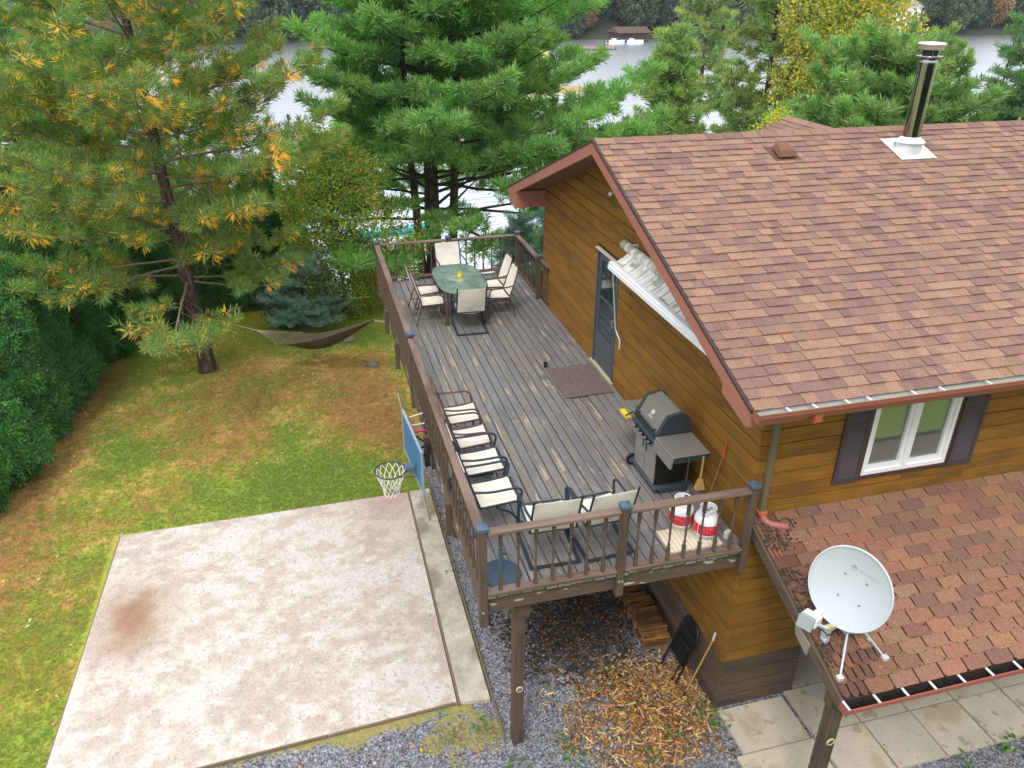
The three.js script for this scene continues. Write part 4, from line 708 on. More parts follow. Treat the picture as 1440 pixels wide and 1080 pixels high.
// patio table with mottled glass top
{
  const t = thing('patio_table', 'long patio table with green glass top and dark rim on the deck', 'table', null, [-1.88, H + .004, -8.18]);
  const ol = n => { const q = []; for (let i = 0; i < n; i++) { const a = i / n * Math.PI * 2, c = Math.cos(a), s = Math.sin(a), e = .56; q.push(new THREE.Vector2(.50 * Math.sign(c) * Math.abs(c) ** e, .88 * Math.sign(s) * Math.abs(s) ** (e + .12))); } return q; };
  const g = new THREE.ExtrudeGeometry(new THREE.Shape(ol(64)), { depth: .008, bevelEnabled: false }); g.rotateX(-Math.PI / 2); g.translate(0, .712, 0);
  const gt = tex(512, 512, (u, v) => { const a = fbm(u * 5, v * 5, 711, 4, 5, 5), b = fbm(u * 40, v * 40, 712, 3, 40, 40); const k = .8 + .35 * (b - .5) + .3 * (a - .5); return [168 * k, 192 * k, 184 * k]; });
  planarUV(g, 0); part('glass_top', planarUV(g, 0), new THREE.MeshPhysicalMaterial({ map: gt, color: S('#ffffff'), transmission: .2, thickness: 0, roughness: .12, ior: 1.6, clearcoat: 1, clearcoatRoughness: .04 }), t);
  part('rim', bent(ol(40).map(p => [p.x, .712, p.y]), .012, .02, 6, true), mat('#2b3036', .5), t);
  for (const [x, z] of [[-.36, -.66], [.36, -.66], [-.36, .66], [.36, .66]]) part('leg', bent([[x, .70, z], [x * 1.03, .3, z * 1.02], [x * 1.08, 0, z * 1.04]], .022, .1, 8), brownTube, t);
  part('apron', bent([[-.36, .66, -.66], [.36, .66, -.66], [.36, .66, .66], [-.36, .66, .66]], .014, .06, 6, true), brownTube, t);
  for (const r of [.105, .16]) { const k = new THREE.TorusGeometry(r, .0035, 5, 40).toNonIndexed(); k.rotateX(Math.PI / 2); k.translate(0, .7235, 0); part('etched_ring', k, mat('#c8cfae', .4), t); }
  const c = thing('candle', 'small yellow jar candle on the middle of the glass table', 'candle', null, [-1.85, H + .726, -8.22]);
  part('wax', lathe([[0, 0], [.045, 0], [.047, .01], [.047, .105], [0, .105]], 16), mat('#d8c526', .5), c); part('lid', lathe([[.049, .100], [.049, .118], [.03, .118], [0, .112]], 16), mat('#a8932a', .5), c); part('wick', rod([0, .105, 0], [.002, .122, 0], .002), mat('#2a2416', .9), c);
}
// barbecue, front towards -x
{
  const g = thing('barbecue_grill', 'stainless steel barbecue grill with closed lid against the wall', 'grill', null, [-.44, H + .004, -1.56], -Math.PI / 2);
  const ss = mat('#9c9893', .34, { metalness: .6 }), sl = mat('#a9a7a4', .38, { metalness: .6 }), dk = mat('#2c3339', .5), bk = mat('#17191c', .6), bar = mat('#3b4a52', .5);
  const prism = (P, x0, x1) => { const s = new THREE.Shape(P.map(p => new THREE.Vector2(p[0], p[1]))); const q = new THREE.ExtrudeGeometry(s, { depth: x1 - x0, bevelEnabled: true, bevelSize: .006, bevelThickness: .006, bevelSegments: 2 }); q.rotateY(-Math.PI / 2); q.scale(-1, 1, 1); const A = q.attributes; for (let i = 0; i < A.position.count; i += 3) for (const a of ['position', 'normal', 'uv']) { const n = A[a].itemSize; for (let k = 0; k < n; k++) { const t = A[a].array[(i + 1) * n + k]; A[a].array[(i + 1) * n + k] = A[a].array[(i + 2) * n + k]; A[a].array[(i + 2) * n + k] = t; } } q.computeVertexNormals(); q.translate(x0, 0, 0); return planarUV(q, 0); };
  const LP = [[.23, .90], [.11, 1.13], [-.08, 1.17], [-.19, 1.08], [-.23, .90]];
  const lid = part('lid', prism(LP, -.29, .29), ss, g);
  for (const [a, b] of [[-.345, -.295], [.295, .345]]) part('lid_end', prism(LP.map(([z, y]) => [z * 1.03, .90 + (y - .90) * 1.03]), a, b), dk, lid);
  part('lid_handle', merge([rod([-.27, .925, .262], [.27, .925, .262], .011, .011, 10), rod([-.25, .925, .262], [-.25, .93, .21], .01), rod([.25, .925, .262], [.25, .93, .21], .01)]), bk, lid).visible = true;
  part('thermometer', (() => { const q = new THREE.CylinderGeometry(.035, .035, .018, 20).toNonIndexed(); q.rotateX(Math.PI / 2 - .48); q.translate(0, 1.045, .158); return q; })(), mat('#e8ecf2', .2, { metalness: .5 }), lid);
  part('name_plate', (() => { const q = box(-.05, .05, -.016, .016, 0, .006); q.rotateX(-.48); q.translate(0, .985, .192); return q; })(), mat('#d6dbe0', .25, { metalness: .6 }), lid);
  part('firebox', merge([rbox(-.345, .345, .79, .895, -.24, .25, .012)]), dk, g);
  part('firebox_notch', box(.3455, .349, .84, .90, -.02, .03), bk, g);
  const cp = part('control_panel', hexa([[-.34, .66, .24], [.34, .66, .24], [.34, .80, .29], [-.34, .80, .29], [-.34, .66, .12], [.34, .66, .12], [.34, .80, .12], [-.34, .80, .12]]), mat('#55585a', .4, { metalness: .4 }), g);
  for (const x of [-.22, -.10, .0, .12, .23]) { part('knob', (() => { const q = new THREE.CylinderGeometry(.026, .030, .035, 16).toNonIndexed(); q.rotateX(Math.PI / 2 - .34); q.translate(x, .735, .285); return q; })(), bk, cp); part('knob_face', (() => { const q = new THREE.CylinderGeometry(.015, .015, .006, 12).toNonIndexed(); q.rotateX(Math.PI / 2 - .34); q.translate(x, .742, .304); return q; })(), mat('#9fb0c6', .3, { metalness: .5 }), cp); }
  part('cabinet', merge([box(-.32, -.30, .10, .78, -.22, .20), box(.30, .32, .10, .78, -.22, .20), box(-.30, .30, .10, .13, -.22, .20), box(-.30, .30, .10, .78, -.22, -.20)]), bk, g);
  for (const [a, b] of [[-.318, -.012], [.006, .312]]) { const d = part('door', rbox(a, b, .12, .655, .202, .222, .006), sl, g); part('handle', rod([(a + b) / 2 + (a < 0 ? .11 : -.11), .50, .235], [(a + b) / 2 + (a < 0 ? .11 : -.11), .62, .235], .008), dk, d); }
  part('cart_base', merge([rbox(-.36, .40, .055, .105, .15, .24, .012), rbox(-.36, .40, .055, .105, -.26, -.18, .012), rbox(.32, .40, .02, .105, -.18, .15, .012)]), bar, g);
  for (const z of [.22, -.24]) { const w = part('wheel', (() => { const q = new THREE.CylinderGeometry(.085, .085, .045, 24).toNonIndexed(); q.rotateZ(Math.PI / 2); q.translate(-.385, .085, z); return q; })(), bk, g); part('hub', (() => { const q = new THREE.CylinderGeometry(.05, .05, .05, 18).toNonIndexed(); q.rotateZ(Math.PI / 2); q.translate(-.387, .085, z); return q; })(), mat('#4e616d', .5), w); }
  const shelf = (a, b) => { const s = part('side_shelf', merge([rbox(a, b, .865, .885, -.24, .27, .008)]), ss, g); part('shelf_skirt', merge([box(a + .01, b - .01, .81, .864, -.235, -.22), box(a + .01, b - .01, .80, .864, .225, .24), box(b > 0 ? b - .02 : a, b > 0 ? b : a + .02, .79, .864, -.22, .225)]), dk, s); part('shelf_front', hexa([[a, .72, .30], [b, .72, .30], [b, .86, .275], [a, .86, .275], [a, .72, .27], [b, .72, .27], [b, .86, .25], [a, .86, .25]]), mat('#8f8d88', .4, { metalness: .5 }), s); return s; };
  shelf(.352, .87); const L = shelf(-.66, -.352);
  part('yellow_tray', rbox(-.64, -.40, .745, .775, .275, .36, .008), mat('#e2c01c', .6), L); part('rust_patch', (() => { const q = new THREE.CylinderGeometry(.06, .06, .001, 14).toNonIndexed(); q.translate(-.41, .8866, -.08); return q; })(), mat('#6e4a32', .9), L);
  const gl = thing('grill_lighter', 'black lighter wand resting on the grill control panel', 'lighter', null, [-.44, H + .004, -1.56], -Math.PI / 2);
  part('grip', rbox(-.42, -.30, .885, .93, .14, .22, .015), mat('#2f3a42', .5), gl); part('wand', rod([-.36, .895, .22], [-.40, .80, .37], .012), bk, gl);
  // utensils hanging below the shelf
  const sp = thing('spatula', 'dark metal spatula hanging from the grill shelf', 'spatula', null, [-.44, H + .004, -1.56], -Math.PI / 2);
  part('handle', bent([[.885, .855, .06], [.895, .80, .06], [.895, .60, .06], [.88, .48, .06]], .009, .05), mat('#37454f', .4), sp); part('blade', box(.872, .878, .36, .48, .02, .10), mat('#3c464e', .4, { metalness: .5 }), sp);
  const br = thing('basting_brush', 'wooden handled bristle brush hanging from the grill shelf', 'brush', null, [-.44, H + .004, -1.56], -Math.PI / 2);
  part('handle', merge([rod([.89, .85, -.14], [.885, .52, -.14], .014, .018)]), mat('#9b8558', .7), br); part('bristles', hexa([[.865, .52, -.165], [.905, .52, -.165], [.905, .52, -.115], [.865, .52, -.115], [.85, .37, -.20], [.92, .37, -.20], [.92, .37, -.08], [.85, .37, -.08]]), mat('#b08a4e', .9), br);
}
// propane bottles on a cream plastic board
{
  single('plastic_board', (() => { const P = []; for (let i = 0; i < 12; i++) P.push(rbox(-.97 + i * .058, -.97 + i * .058 + .052, H + .012, H + .03, -.42, .0, .004, 2)); P.push(box(-.97, -.28, H + .001, H + .014, -.42, .0)); return merge(P); })(), mat('#d8cdb4', .7), 'cream ribbed plastic board lying under the propane bottles', 'board');
  const lab = (() => { const c = document.createElement('canvas'); c.width = 1024; c.height = 160; const x = c.getContext('2d'); x.fillStyle = '#cf1226'; x.fillRect(0, 0, 1024, 160); x.fillStyle = '#f2eef0'; for (let i = 0; i < 4; i++) { for (let r = 0; r < 5; r++) for (let k = 0; k < 5; k++) { const w = 14 + ((i * 7 + r * 5 + k * 3) % 4) * 6; x.globalAlpha = .55; x.fillRect(40 + i * 256 + k * 36, 24 + r * 24, w, r < 2 ? 12 : 7); } x.globalAlpha = 1; x.fillRect(i * 256 - 4, 0, 8, 160); } const t = new THREE.CanvasTexture(c); t.colorSpace = THREE.SRGBColorSpace; t.wrapS = THREE.RepeatWrapping; return t; })();
  const lm = new THREE.MeshStandardMaterial({ map: lab, roughness: .5 }), tm = mat('#e4e6ea', .4);
  const tank = (label, x, z, a, y0) => {
    const t = thing('propane_bottle', label, 'gas bottle', 'propane bottles in the deck corner', [x, y0, z], a);
    part('body', lathe([[0, .035], [.08, .035], [.13, .06], [.150, .10], [.154, .13], [.154, .25], [.150, .29], [.13, .335], [.085, .362], [.03, .37], [0, .37]], 28), tm, t);
    part('foot_ring', lathe([[.10, 0], [.104, 0], [.104, .06], [.098, .06], [.098, 0]], 24), tm, t);
    const g = new THREE.CylinderGeometry(.1562, .1562, .135, 32, 1, true); g.translate(0, .195, 0); part('red_label', g.toNonIndexed(), lm, t);
    part('collar', (() => { const q = new THREE.CylinderGeometry(.10, .108, .10, 24, 1, true, .6, 4.9); q.translate(0, .39, 0); const i = new THREE.CylinderGeometry(.096, .104, .10, 24, 1, true, .6, 4.9); i.translate(0, .39, 0); const tor = new THREE.TorusGeometry(.10, .008, 6, 24, 4.9); tor.rotateX(Math.PI / 2); tor.rotateY(.6 + 1.5); tor.translate(0, .44, 0); return merge([q, i, tor]); })(), tm, t);
    part('valve', merge([rod([0, .36, 0], [0, .42, 0], .017), rod([0, .41, 0], [.05, .41, .01], .014)]), mat('#b08a4a', .35, { metalness: .7 }), t); part('valve_knob', rod([0, .42, 0], [0, .445, 0], .026, .026, 10), mat('#c9ccd0', .5), t);
  };
  tank('white and red propane bottle standing closer to the corner post of the deck', -.44, -.17, .4, H + .032); tank('white and red propane bottle standing closer to the grill', -.63, -.46, 1.9, H + .002);
  const b = thing('power_adapter', 'small cream outdoor power adapter lying by the corner post', 'adapter', null, [-.16, H + .002, -.12], .5);
  part('case', rbox(-.045, .045, 0, .10, -.03, .03, .012, 0, 2), mat('#d4d2c0', .5), b); part('plug', rbox(.045, .065, .03, .07, -.02, .02, .004), mat('#3c3d3a', .6), b);
  const s = thing('marker_stake', 'thin stake with orange tip leaning on the wall behind the corner', 'stake', null, [0, H, 0]);
  part('rod', rod([-.16, .0, -.72], [-.045, .93, -.62], .007), mat('#8a7a58', .8), s); part('orange_tip', rod([-.058, .82, -.632], [-.040, 1.07, -.612], .009), mat('#e2461e', .6), s);
}
// umbrella base, mat, cup
{
  const u = thing('umbrella_base', 'dark blue round parasol stand with upright tube in the deck corner', 'umbrella stand', null, [-3.02, H + .002, -.16]);
  part('disc', lathe([[0, 0], [.235, 0], [.24, .012], [.232, .026], [.05, .045], [0, .045]], 36), mat('#2f4453', .5), u); part('tube', lathe([[.030, .04], [.030, .34], [.034, .34], [.034, .36], [.026, .36], [.026, .1]], 16), mat('#2f78a0', .4), u); part('clamp_knob', rod([.02, .30, .0], [.06, .30, .02], .012), mat('#1b2328', .5), u);
  const mt = tex(256, 256, (u2, v2) => { const a = vn(u2 * 60, v2 * 14, 731, 60, 14), b = Math.sin(u2 * 6.283 * 28) * .5 + .5, k = 92 + 18 * (a - .5) + 12 * b; return [k * 1.05, k * .93, k * .86]; });
  const g = sheet((a, b) => [-.97 + a * .86 + .01 * Math.sin(b * 9), H + .016 + .004 * Math.sin(a * 7 + b * 5), -5.14 + b * 1.12 + .015 * Math.sin(a * 6)], 10, 10, .008);
  single('door_mat', g, new THREE.MeshStandardMaterial({ map: mt, roughness: 1 }), 'brown woven mat lying on the deck in front of the door', 'mat');
  const c = thing('drinking_cup', 'small black cup standing at the corner of the brown mat', 'cup', null, [-.93, H + .002, -5.24]); part('cup_body', lathe([[0, 0], [.032, 0], [.040, .085], [.036, .085], [.029, .006], [0, .006]], 16), mat('#20242a', .4), c); part('cup_band', lathe([[.0375, .05], [.0388, .062]], 16), mat('#4a545c', .4), c);
}
// ================================================================ BASKETBALL HOOP bolted to the deck side
{
  const b = thing('basketball_hoop', 'blue backboard with black rim and white net fixed to the deck side', 'basketball hoop');
  const bm = new THREE.MeshStandardMaterial({ color: S('#376f9e'), roughness: .45 }), fr = mat('#5f7f98', .5), iron = mat('#2c3338', .5);
  const turn = .07, piv = V(-3.565, 0, -3.40), tr = g => { g.translate(-piv.x, 0, -piv.z); g.rotateY(turn); g.translate(piv.x, 0, piv.z); return g; };
  part('backboard', tr(rbox(-3.58, -3.555, 2.33, 3.02, -4.04, -2.76, .01, 2)), bm, b);
  part('board_edge', tr(merge([rbox(-3.588, -3.548, 3.015, 3.045, -4.06, -2.74, .008, 2), rbox(-3.588, -3.548, 2.305, 2.335, -4.06, -2.74, .008, 2), rbox(-3.588, -3.548, 2.335, 3.015, -4.06, -4.035, .008, 1), rbox(-3.588, -3.548, 2.335, 3.015, -2.765, -2.74, .008, 1)])), mat('#8aa0b0', .5), b);
  const RX = -3.945, RY = 2.52, RZ = -3.20;
  const rim = new THREE.TorusGeometry(.23, .010, 8, 40).toNonIndexed(); rim.rotateX(Math.PI / 2); rim.translate(RX, RY, RZ); part('rim', rim, iron, b);
  part('rim_bracket', merge([box(-3.73, -3.585, RY - .03, RY + .04, RZ - .07, RZ + .07), rod([RX + .1, RY, RZ + .205], [-3.585, RY - .14, RZ + .04], .008), rod([RX + .1, RY, RZ - .205], [-3.585, RY - .14, RZ - .04], .008)]), mat('#4d6476', .5), b);
  const cord = []; const N = 12, lev = [[.228, 0], [.20, -.09], [.165, -.18], [.135, -.27], [.120, -.35], [.118, -.42]];
  for (let i = 0; i < N; i++) for (let l = 0; l < lev.length - 1; l++) for (const s of [-.5, .5]) { const a0 = (i + (l % 2) * .5) / N * 6.283, a1 = (i + (l % 2) * .5 + s) / N * 6.283; cord.push(rod([RX + lev[l][0] * Math.cos(a0), RY + lev[l][1], RZ + lev[l][0] * Math.sin(a0)], [RX + lev[l + 1][0] * Math.cos(a1), RY + lev[l + 1][1], RZ + lev[l + 1][0] * Math.sin(a1)], .0055, .0055, 5)); }
  part('net', merge(cord), mat('#eceae6', .9), b);
  part('mounting_arm', merge([rod([-3.55, 2.90, -3.55], [-3.33, 2.72, -3.45], .016), rod([-3.55, 2.45, -3.30], [-3.33, 2.70, -3.38], .016), rod([-3.55, 2.45, -3.70], [-3.33, 2.70, -3.50], .016), rbox(-3.36, -3.32, 2.64, 2.82, -3.56, -3.30, .006)]), iron, b);
  part('upper_brace', merge([rod([-3.54, 2.98, -3.9], [-3.31, 3.02, -3.92], .010), rod([-3.54, 2.92, -3.75], [-3.31, 2.93, -3.75], .010), rod([-3.31, 3.02, -3.92], [-3.31, 2.84, -3.92], .010)]), mat('#d5d8dc', .5), b);
  part('pink_strap', rbox(-3.52, -3.31, 2.885, 2.905, -3.60, -3.57, .004), mat('#c2186e', .6), b); void fr;
  const pole = single('leaning_pole', rod([-3.15, .06, -5.1], [-3.52, 2.55, -5.55], .022, .02, 8), mat('#a89a84', .8), 'pale wooden pole leaning against the deck rim behind the backboard', 'pole'); void pole;
}
// ================================================================ UNDER THE DECK
{
  reseed(81); const barkTexW = tex(256, 256, (u, v) => { const k = 150 + 130 * (fbm(u * 3, v * 40, 751, 4, 3, 40) - .5) + 60 * (fbm(u * 6, v * 6, 752, 3, 6, 6) - .5); return [k * 1.2, k * 1.15, k * 1.05]; }); const bark = mat('#4a3526', .95), woods = ['#9a6f38', '#b0803e', '#7c552c', '#5c4226', '#8f6a40'].map(c => new THREE.MeshStandardMaterial({ map: barkTexW, color: S(c), roughness: .9 }));
  let n = 0; const spots = [];
  for (let l = 0; l < 3; l++) for (let i = 0; i < 10 - l; i++) spots.push([l, i]);
  for (const [l, i] of spots) {
    const r = rr(.05, .066), y = .062 + l * .102, z = -1.22 - i * .125 - l * .06, len = rr(.34, .44), x = -.34 + rr(-.05, .05);
    const s = new THREE.Shape(); const a0 = rr(0, 6); const k = pick([3, 4, 4]); for (let q = 0; q < k; q++) { const a = a0 + q / k * 6.283 + rr(-.25, .25), R = r * rr(.85, 1.1); q ? s.lineTo(R * Math.cos(a), R * Math.sin(a)) : s.moveTo(R * Math.cos(a), R * Math.sin(a)); } s.closePath();
    const g = new THREE.ExtrudeGeometry(s, { depth: len, bevelEnabled: true, bevelSize: .008, bevelThickness: .006, bevelSegments: 1 }); g.translate(0, 0, -len / 2); g.rotateY(Math.PI / 2 + rr(-.22, .22)); planarUV(g, 0, rr(0, 4), rr(0, 4), 1.5, 3); 
    const o = thing('firewood_log', ['split log in the bottom layer of the woodpile under the deck', 'split log in the middle layer of the woodpile under the deck', 'split log on top of the woodpile under the deck'][l], 'log', 'firewood stacked against the wall under the deck', [x, y, z]);
    part('split_wood', planarUV(g, 0, rr(0, 4), rr(0, 4), 1.5, 3), pick(woods), o); const bg = new THREE.BoxGeometry(len * .96, .012, r * 1.1); bg.rotateX(a0); bg.translate(0, -r * .62 * Math.cos(a0), -r * .62 * Math.sin(a0)); part('bark', bg.toNonIndexed(), bark, o); n++;
  }
  // chips, splinters and bark litter
  const sliver = hexa([[-.5, -.03, -.09], [.5, -.02, -.05], [.45, .03, .06], [-.48, .02, .1], [-.45, .04, -.08], [.42, .05, -.03], [.4, .06, .05], [-.4, .06, .08]], 0);
  const ms = [], cs = [], T = [[184, 134, 56], [158, 108, 42], [200, 156, 92], [124, 84, 40], [86, 60, 34], [212, 180, 132], [104, 76, 46]].map(c => lin(...c));
  for (let i = 0; i < 9000; i++) { const x = rr(-2.3, -.03), z = rr(-1.6, .75); if (rnd() > chipsAt(x, z) * 1.1) continue; ms.push(mx(x, .012 + rnd() * .035 * chipsAt(x, z), z, rr(-.4, .4), rr(0, 6.28), rr(-.4, .4), Math.exp(rr(-3.6, -1.75)), rr(.04, .12), rr(.03, .16))); cs.push(pick(T).map(q => q * rr(.7, 1.1))); }
  tag(instanced('wood_chips', sliver, new THREE.MeshStandardMaterial({ roughness: .9 }), ms, null, cs), 'orange brown wood chips and splinters heaped on the gravel by the house corner', 'wood chips', null, 'stuff');
  const m2 = [], c2 = []; const B = [[46, 44, 44], [60, 52, 46], [34, 34, 36], [80, 62, 44], [120, 84, 46]].map(c => lin(...c));
  for (let i = 0; i < 7000; i++) { const x = rr(-2.7, -.05), z = rr(-3.6, -.6); if (rnd() > barkAt(x, z)) continue; m2.push(mx(x, .012 + rnd() * .02, z, rr(-.5, .5), rr(0, 6.28), rr(-.5, .5), rr(.02, .07), rr(.08, .2), rr(.12, .3))); c2.push(pick(B)); }
  tag(instanced('bark_litter', sliver, new THREE.MeshStandardMaterial({ roughness: 1 }), m2, null, c2), 'dark bark litter spread on the ground under the deck', 'bark litter', null, 'stuff');
  // gravel stones
  const st = new THREE.IcosahedronGeometry(1, 0).toNonIndexed(); { const p = st.attributes.position; const seen = new Map(); for (let i = 0; i < p.count; i++) { const k = p.getX(i).toFixed(2) + p.getY(i).toFixed(2) + p.getZ(i).toFixed(2); if (!seen.has(k)) seen.set(k, rr(.75, 1.2)); const s = seen.get(k); p.setXYZ(i, p.getX(i) * s, p.getY(i) * s * .7, p.getZ(i) * s); } st.computeVertexNormals(); }
  const m3 = [], c3 = []; let tries = 0;
  while (m3.length < 52000 && tries++ < 260000) {
    const f = rnd() < .62; const x = f ? rr(-7.6, 4.6) : rr(-3.0, -.05), z = f ? rr(-1.1, 1.9) : rr(-7.8, -.3);
    if (x > -.1 && z < 1.56 && z > -.2 && x < 5.5) { if (!(x < .0 && z > 0)) continue; }
    if (x > -.1 && z > 1.4 === false) continue;
    const gv = gravelness(x, z); if (gv < .4 || rnd() > gv) continue; if (barkAt(x, z) > .5 && rnd() < .55) continue;
    if (x < -3.4 && z < -.62 && z > -6.1) continue; if (x > -3.38 && x < -2.97 && z < -.85) continue;
    const s = rr(.006, .0155) * (rnd() < .06 ? 1.7 : 1); m3.push(mx(x, s * .35, z, rr(0, 6), rr(0, 6), rr(0, 6), s)); const k = rr(70, 185); c3.push(rnd() < .12 ? lin(k * 1.15, k * .98, k * .82) : lin(k * .96, k * .985, k * 1.05));
  }
  tag(instanced('gravel', st, new THREE.MeshStandardMaterial({ roughness: .9 }), m3, null, c3), 'blue grey crushed gravel on the drive and beside the deck', 'gravel', null, 'stuff');
  // folding chair and broom handle leaning at the corner
  const f = thing('folding_chair', 'black folding chair folded and leaning on the wall under the deck', 'chair', null, [0, 0, 0]); const bk = mat('#15181b', .35);
  const at = (u, v, n) => { const y = v, lean = .30 * (1 - v / .92); return [-.06 - lean - n, y, -.93 + u]; };   // u along the wall, v up
  part('seat_panel', sheet((u, v) => at(.04 + u * .38, .30 + v * .48, .012), 6, 6, .012), bk, f);
  part('frame', bent([at(0, .01, 0), at(0, .80, 0), at(.08, .92, 0), at(.34, .92, 0), at(.44, .80, 0), at(.44, .01, 0)], .013, .08), bk, f);
  part('backrest', sheet((u, v) => at(.03 + u * .38, .80 + v * .10, .002), 6, 2, .01), bk, f);
  part('rear_leg', bent([at(.05, .02, .05), at(.05, .62, .03), at(.39, .62, .03), at(.39, .02, .05)], .011, .05), bk, f);
  const p = thing('broom', 'wooden handled tool with dark tip leaning on the house corner', 'broom', null, [0, 0, 0]);
  part('handle', rod([-.32, .14, -.24], [-.05, 1.06, -.21], .014), mat('#a87f46', .7), p); part('grip', rod([-.05, 1.06, -.21], [-.032, 1.19, -.208], .016), mat('#c9ced3', .4), p); part('dark_tip', rod([-.36, .005, -.25], [-.32, .14, -.24], .012, .016), mat('#23211f', .8), p);
}
// ================================================================ SATELLITE DISH on the porch roof
{
  const d = thing('satellite_dish', 'grey oval satellite dish on a tripod mount on the porch roof', 'satellite dish');
  const n = V(-.86, .20, .47).normalize(), up = V(0, 1, 0).addScaledVector(n, -n.y).normalize(), rt = up.clone().cross(n).normalize(), C = V(.30, 3.375, 1.5);
  const RW = .43, RHh = .465, bowl = (r, a) => { const x = RW * r * Math.cos(a), y = RHh * r * Math.sin(a), dp = .10 * (r * r - 1); return C.clone().addScaledVector(rt, x).addScaledVector(up, y).addScaledVector(n, dp); };
  const dm = mat('#c3cbd0', .42), al = mat('#b3bdc6', .4, { metalness: .3 });
  const g = sheet((u, v) => { const p = bowl(Math.max(.001, v), -u * 6.28319); return [p.x, p.y, p.z]; }, 48, 10, .01); 
  const cv = document.createElement('canvas'); cv.width = cv.height = 1024; const x = cv.getContext('2d'); x.fillStyle = '#bcc6cd'; x.fillRect(0, 0, 1024, 1024); x.fillStyle = '#98a3a8';
  x.save(); x.translate(470, 300); x.rotate(0.06); x.beginPath(); x.arc(-10, -14, 40, 0, 7); x.fill(); x.fillStyle = '#bcc6cd'; x.beginPath(); x.arc(-10, -18, 26, .3, 3.6); x.lineWidth = 9; x.strokeStyle = '#bcc6cd'; x.stroke(); x.fillRect(-30, -8, 40, 10); x.fillStyle = '#a2acb3'; x.font = 'bold 56px sans-serif'; x.fillText('XPLORNET', 44, 8); x.restore();
  const tx = new THREE.CanvasTexture(cv); tx.colorSpace = THREE.SRGBColorSpace;
  { const p = g.attributes.position, uv = g.attributes.uv, w = V(); for (let i = 0; i < p.count; i++) { w.fromBufferAttribute(p, i).sub(C); uv.setXY(i, .5 + w.dot(rt) / (2 * RW * 1.02), .5 + w.dot(up) / (2 * RHh * 1.02)); } }
  const rf = part('reflector', g, new THREE.MeshStandardMaterial({ map: tx, roughness: .38 }), d);
  part('reflector_rim', bent(Array.from({ length: 56 }, (_, i) => { const p = bowl(1, i / 56 * 6.28319); return [p.x, p.y, p.z]; }), .012, .01, 6, true), dm, d);
  const loc = (a, b, c) => { const p = C.clone().addScaledVector(rt, a).addScaledVector(up, b).addScaledVector(n, c); return [p.x, p.y, p.z]; };
  for (const [a, b] of [[-.11, .10], [.12, .10], [-.11, -.16], [.12, -.16]]) part('bolt', (() => { const q = new THREE.SphereGeometry(.011, 8, 6).toNonIndexed(); const r2 = (a / RW) ** 2 + (b / RHh) ** 2, c = .10 * (r2 - 1) + .006; q.translate(...loc(a, b, c)); return q; })(), mat('#6f7a82', .4, { metalness: .5 }), rf);
  const A0 = loc(-.02, -.47, -.03), A1 = loc(-.02, -.38, .30), A2 = loc(-.03, -.13, .72);
  part('feed_arm', bent([loc(-.02, -.40, -.16), A0, A1, A2], .022, .1, 8), mat('#c9d3da', .4), d);
  part('arm_label', rod(loc(-.02, -.428, .12), loc(-.02, -.394, .25), .0245, .0245, 10), mat('#d9b64a', .5), d);
  const fe = part('feed_unit', (() => { const q = new RoundedBoxGeometry(.17, .10, .14, 2, .015); q.lookAt(n); q.translate(...loc(-.03, -.06, .80)); return q; })(), mat('#d8dce0', .45), d);
  part('feed_horn', rod(loc(-.03, -.06, .74), loc(-.02, -.03, .62), .040, .034, 14), mat('#e2e5e8', .4), fe);
  part('heat_sink', (() => { const L = []; for (let i = 0; i < 6; i++) { const q = new THREE.BoxGeometry(.14, .006, .08); q.lookAt(n); q.translate(...loc(-.03, -.11 + i * .02, .89)); L.push(q.toNonIndexed()); } const pl = new THREE.BoxGeometry(.15, .13, .008); pl.lookAt(n); pl.translate(...loc(-.03, -.06, .93)); L.push(pl.toNonIndexed()); return merge(L); })(), mat('#aab4bc', .4, { metalness: .4 }), fe);
  part('cable', tube([loc(.0, -.13, .78), loc(.0, -.34, .42), loc(.0, -.50, .18), loc(.0, -.54, -.05), loc(.02, -.52, -.2)], .008, 24, 6), mat('#20252a', .6), d);
  part('back_bracket', (() => { const q = new RoundedBoxGeometry(.26, .34, .06, 1, .01); q.lookAt(n); q.translate(...loc(0, -.05, -.135)); return q; })(), al, d);
  const mz = 1.46, mxx = .44, base = porchY(mz); const J = loc(0, -.12, -.20);
  part('mast', bent([[mxx, base + .02, mz], [mxx + .02, 2.95, mz], J], .028, .1, 10), al, d);
  part('mast_foot', rbox(mxx - .06, mxx + .06, base - .0, base + .03, mz - .06, mz + .06, .006), al, d);
  const ft = [[.085, 1.90], [.69, 1.81]];
  for (const [fx, fz] of ft) { const fy = porchY(fz) + .02; const l = part('strut', merge([rod([fx, fy, fz], [mxx + (fx - mxx) * .12, 2.92, mz + (fz - mz) * .12], .013), rod([fx + (mxx - fx) * .42, fy + (2.92 - fy) * .42 - .0, fz + (mz - fz) * .42], [fx + (mxx - fx) * .5, fy + (2.92 - fy) * .5, fz + (mz - fz) * .5], .018)]), al, d); part('strut_foot', rbox(fx - .035, fx + .035, fy - .02, fy + .03, fz - .03, fz + .03, .008), mat('#d5dade', .4, { metalness: .4 }), l); }
  const k = part('counterweight', rod([.14, 2.86, 1.50], [.36, 2.92, 1.48], .045, .035, 12), al, d); void k;
  part('side_bracket', merge([rbox(.10, .17, 2.72, 2.90, 1.47, 1.55, .01), rod([.12, 2.74, 1.56], [.12, 2.74, 1.50], .03)]), mat('#c5ced6', .35, { metalness: .4 }), d);
}
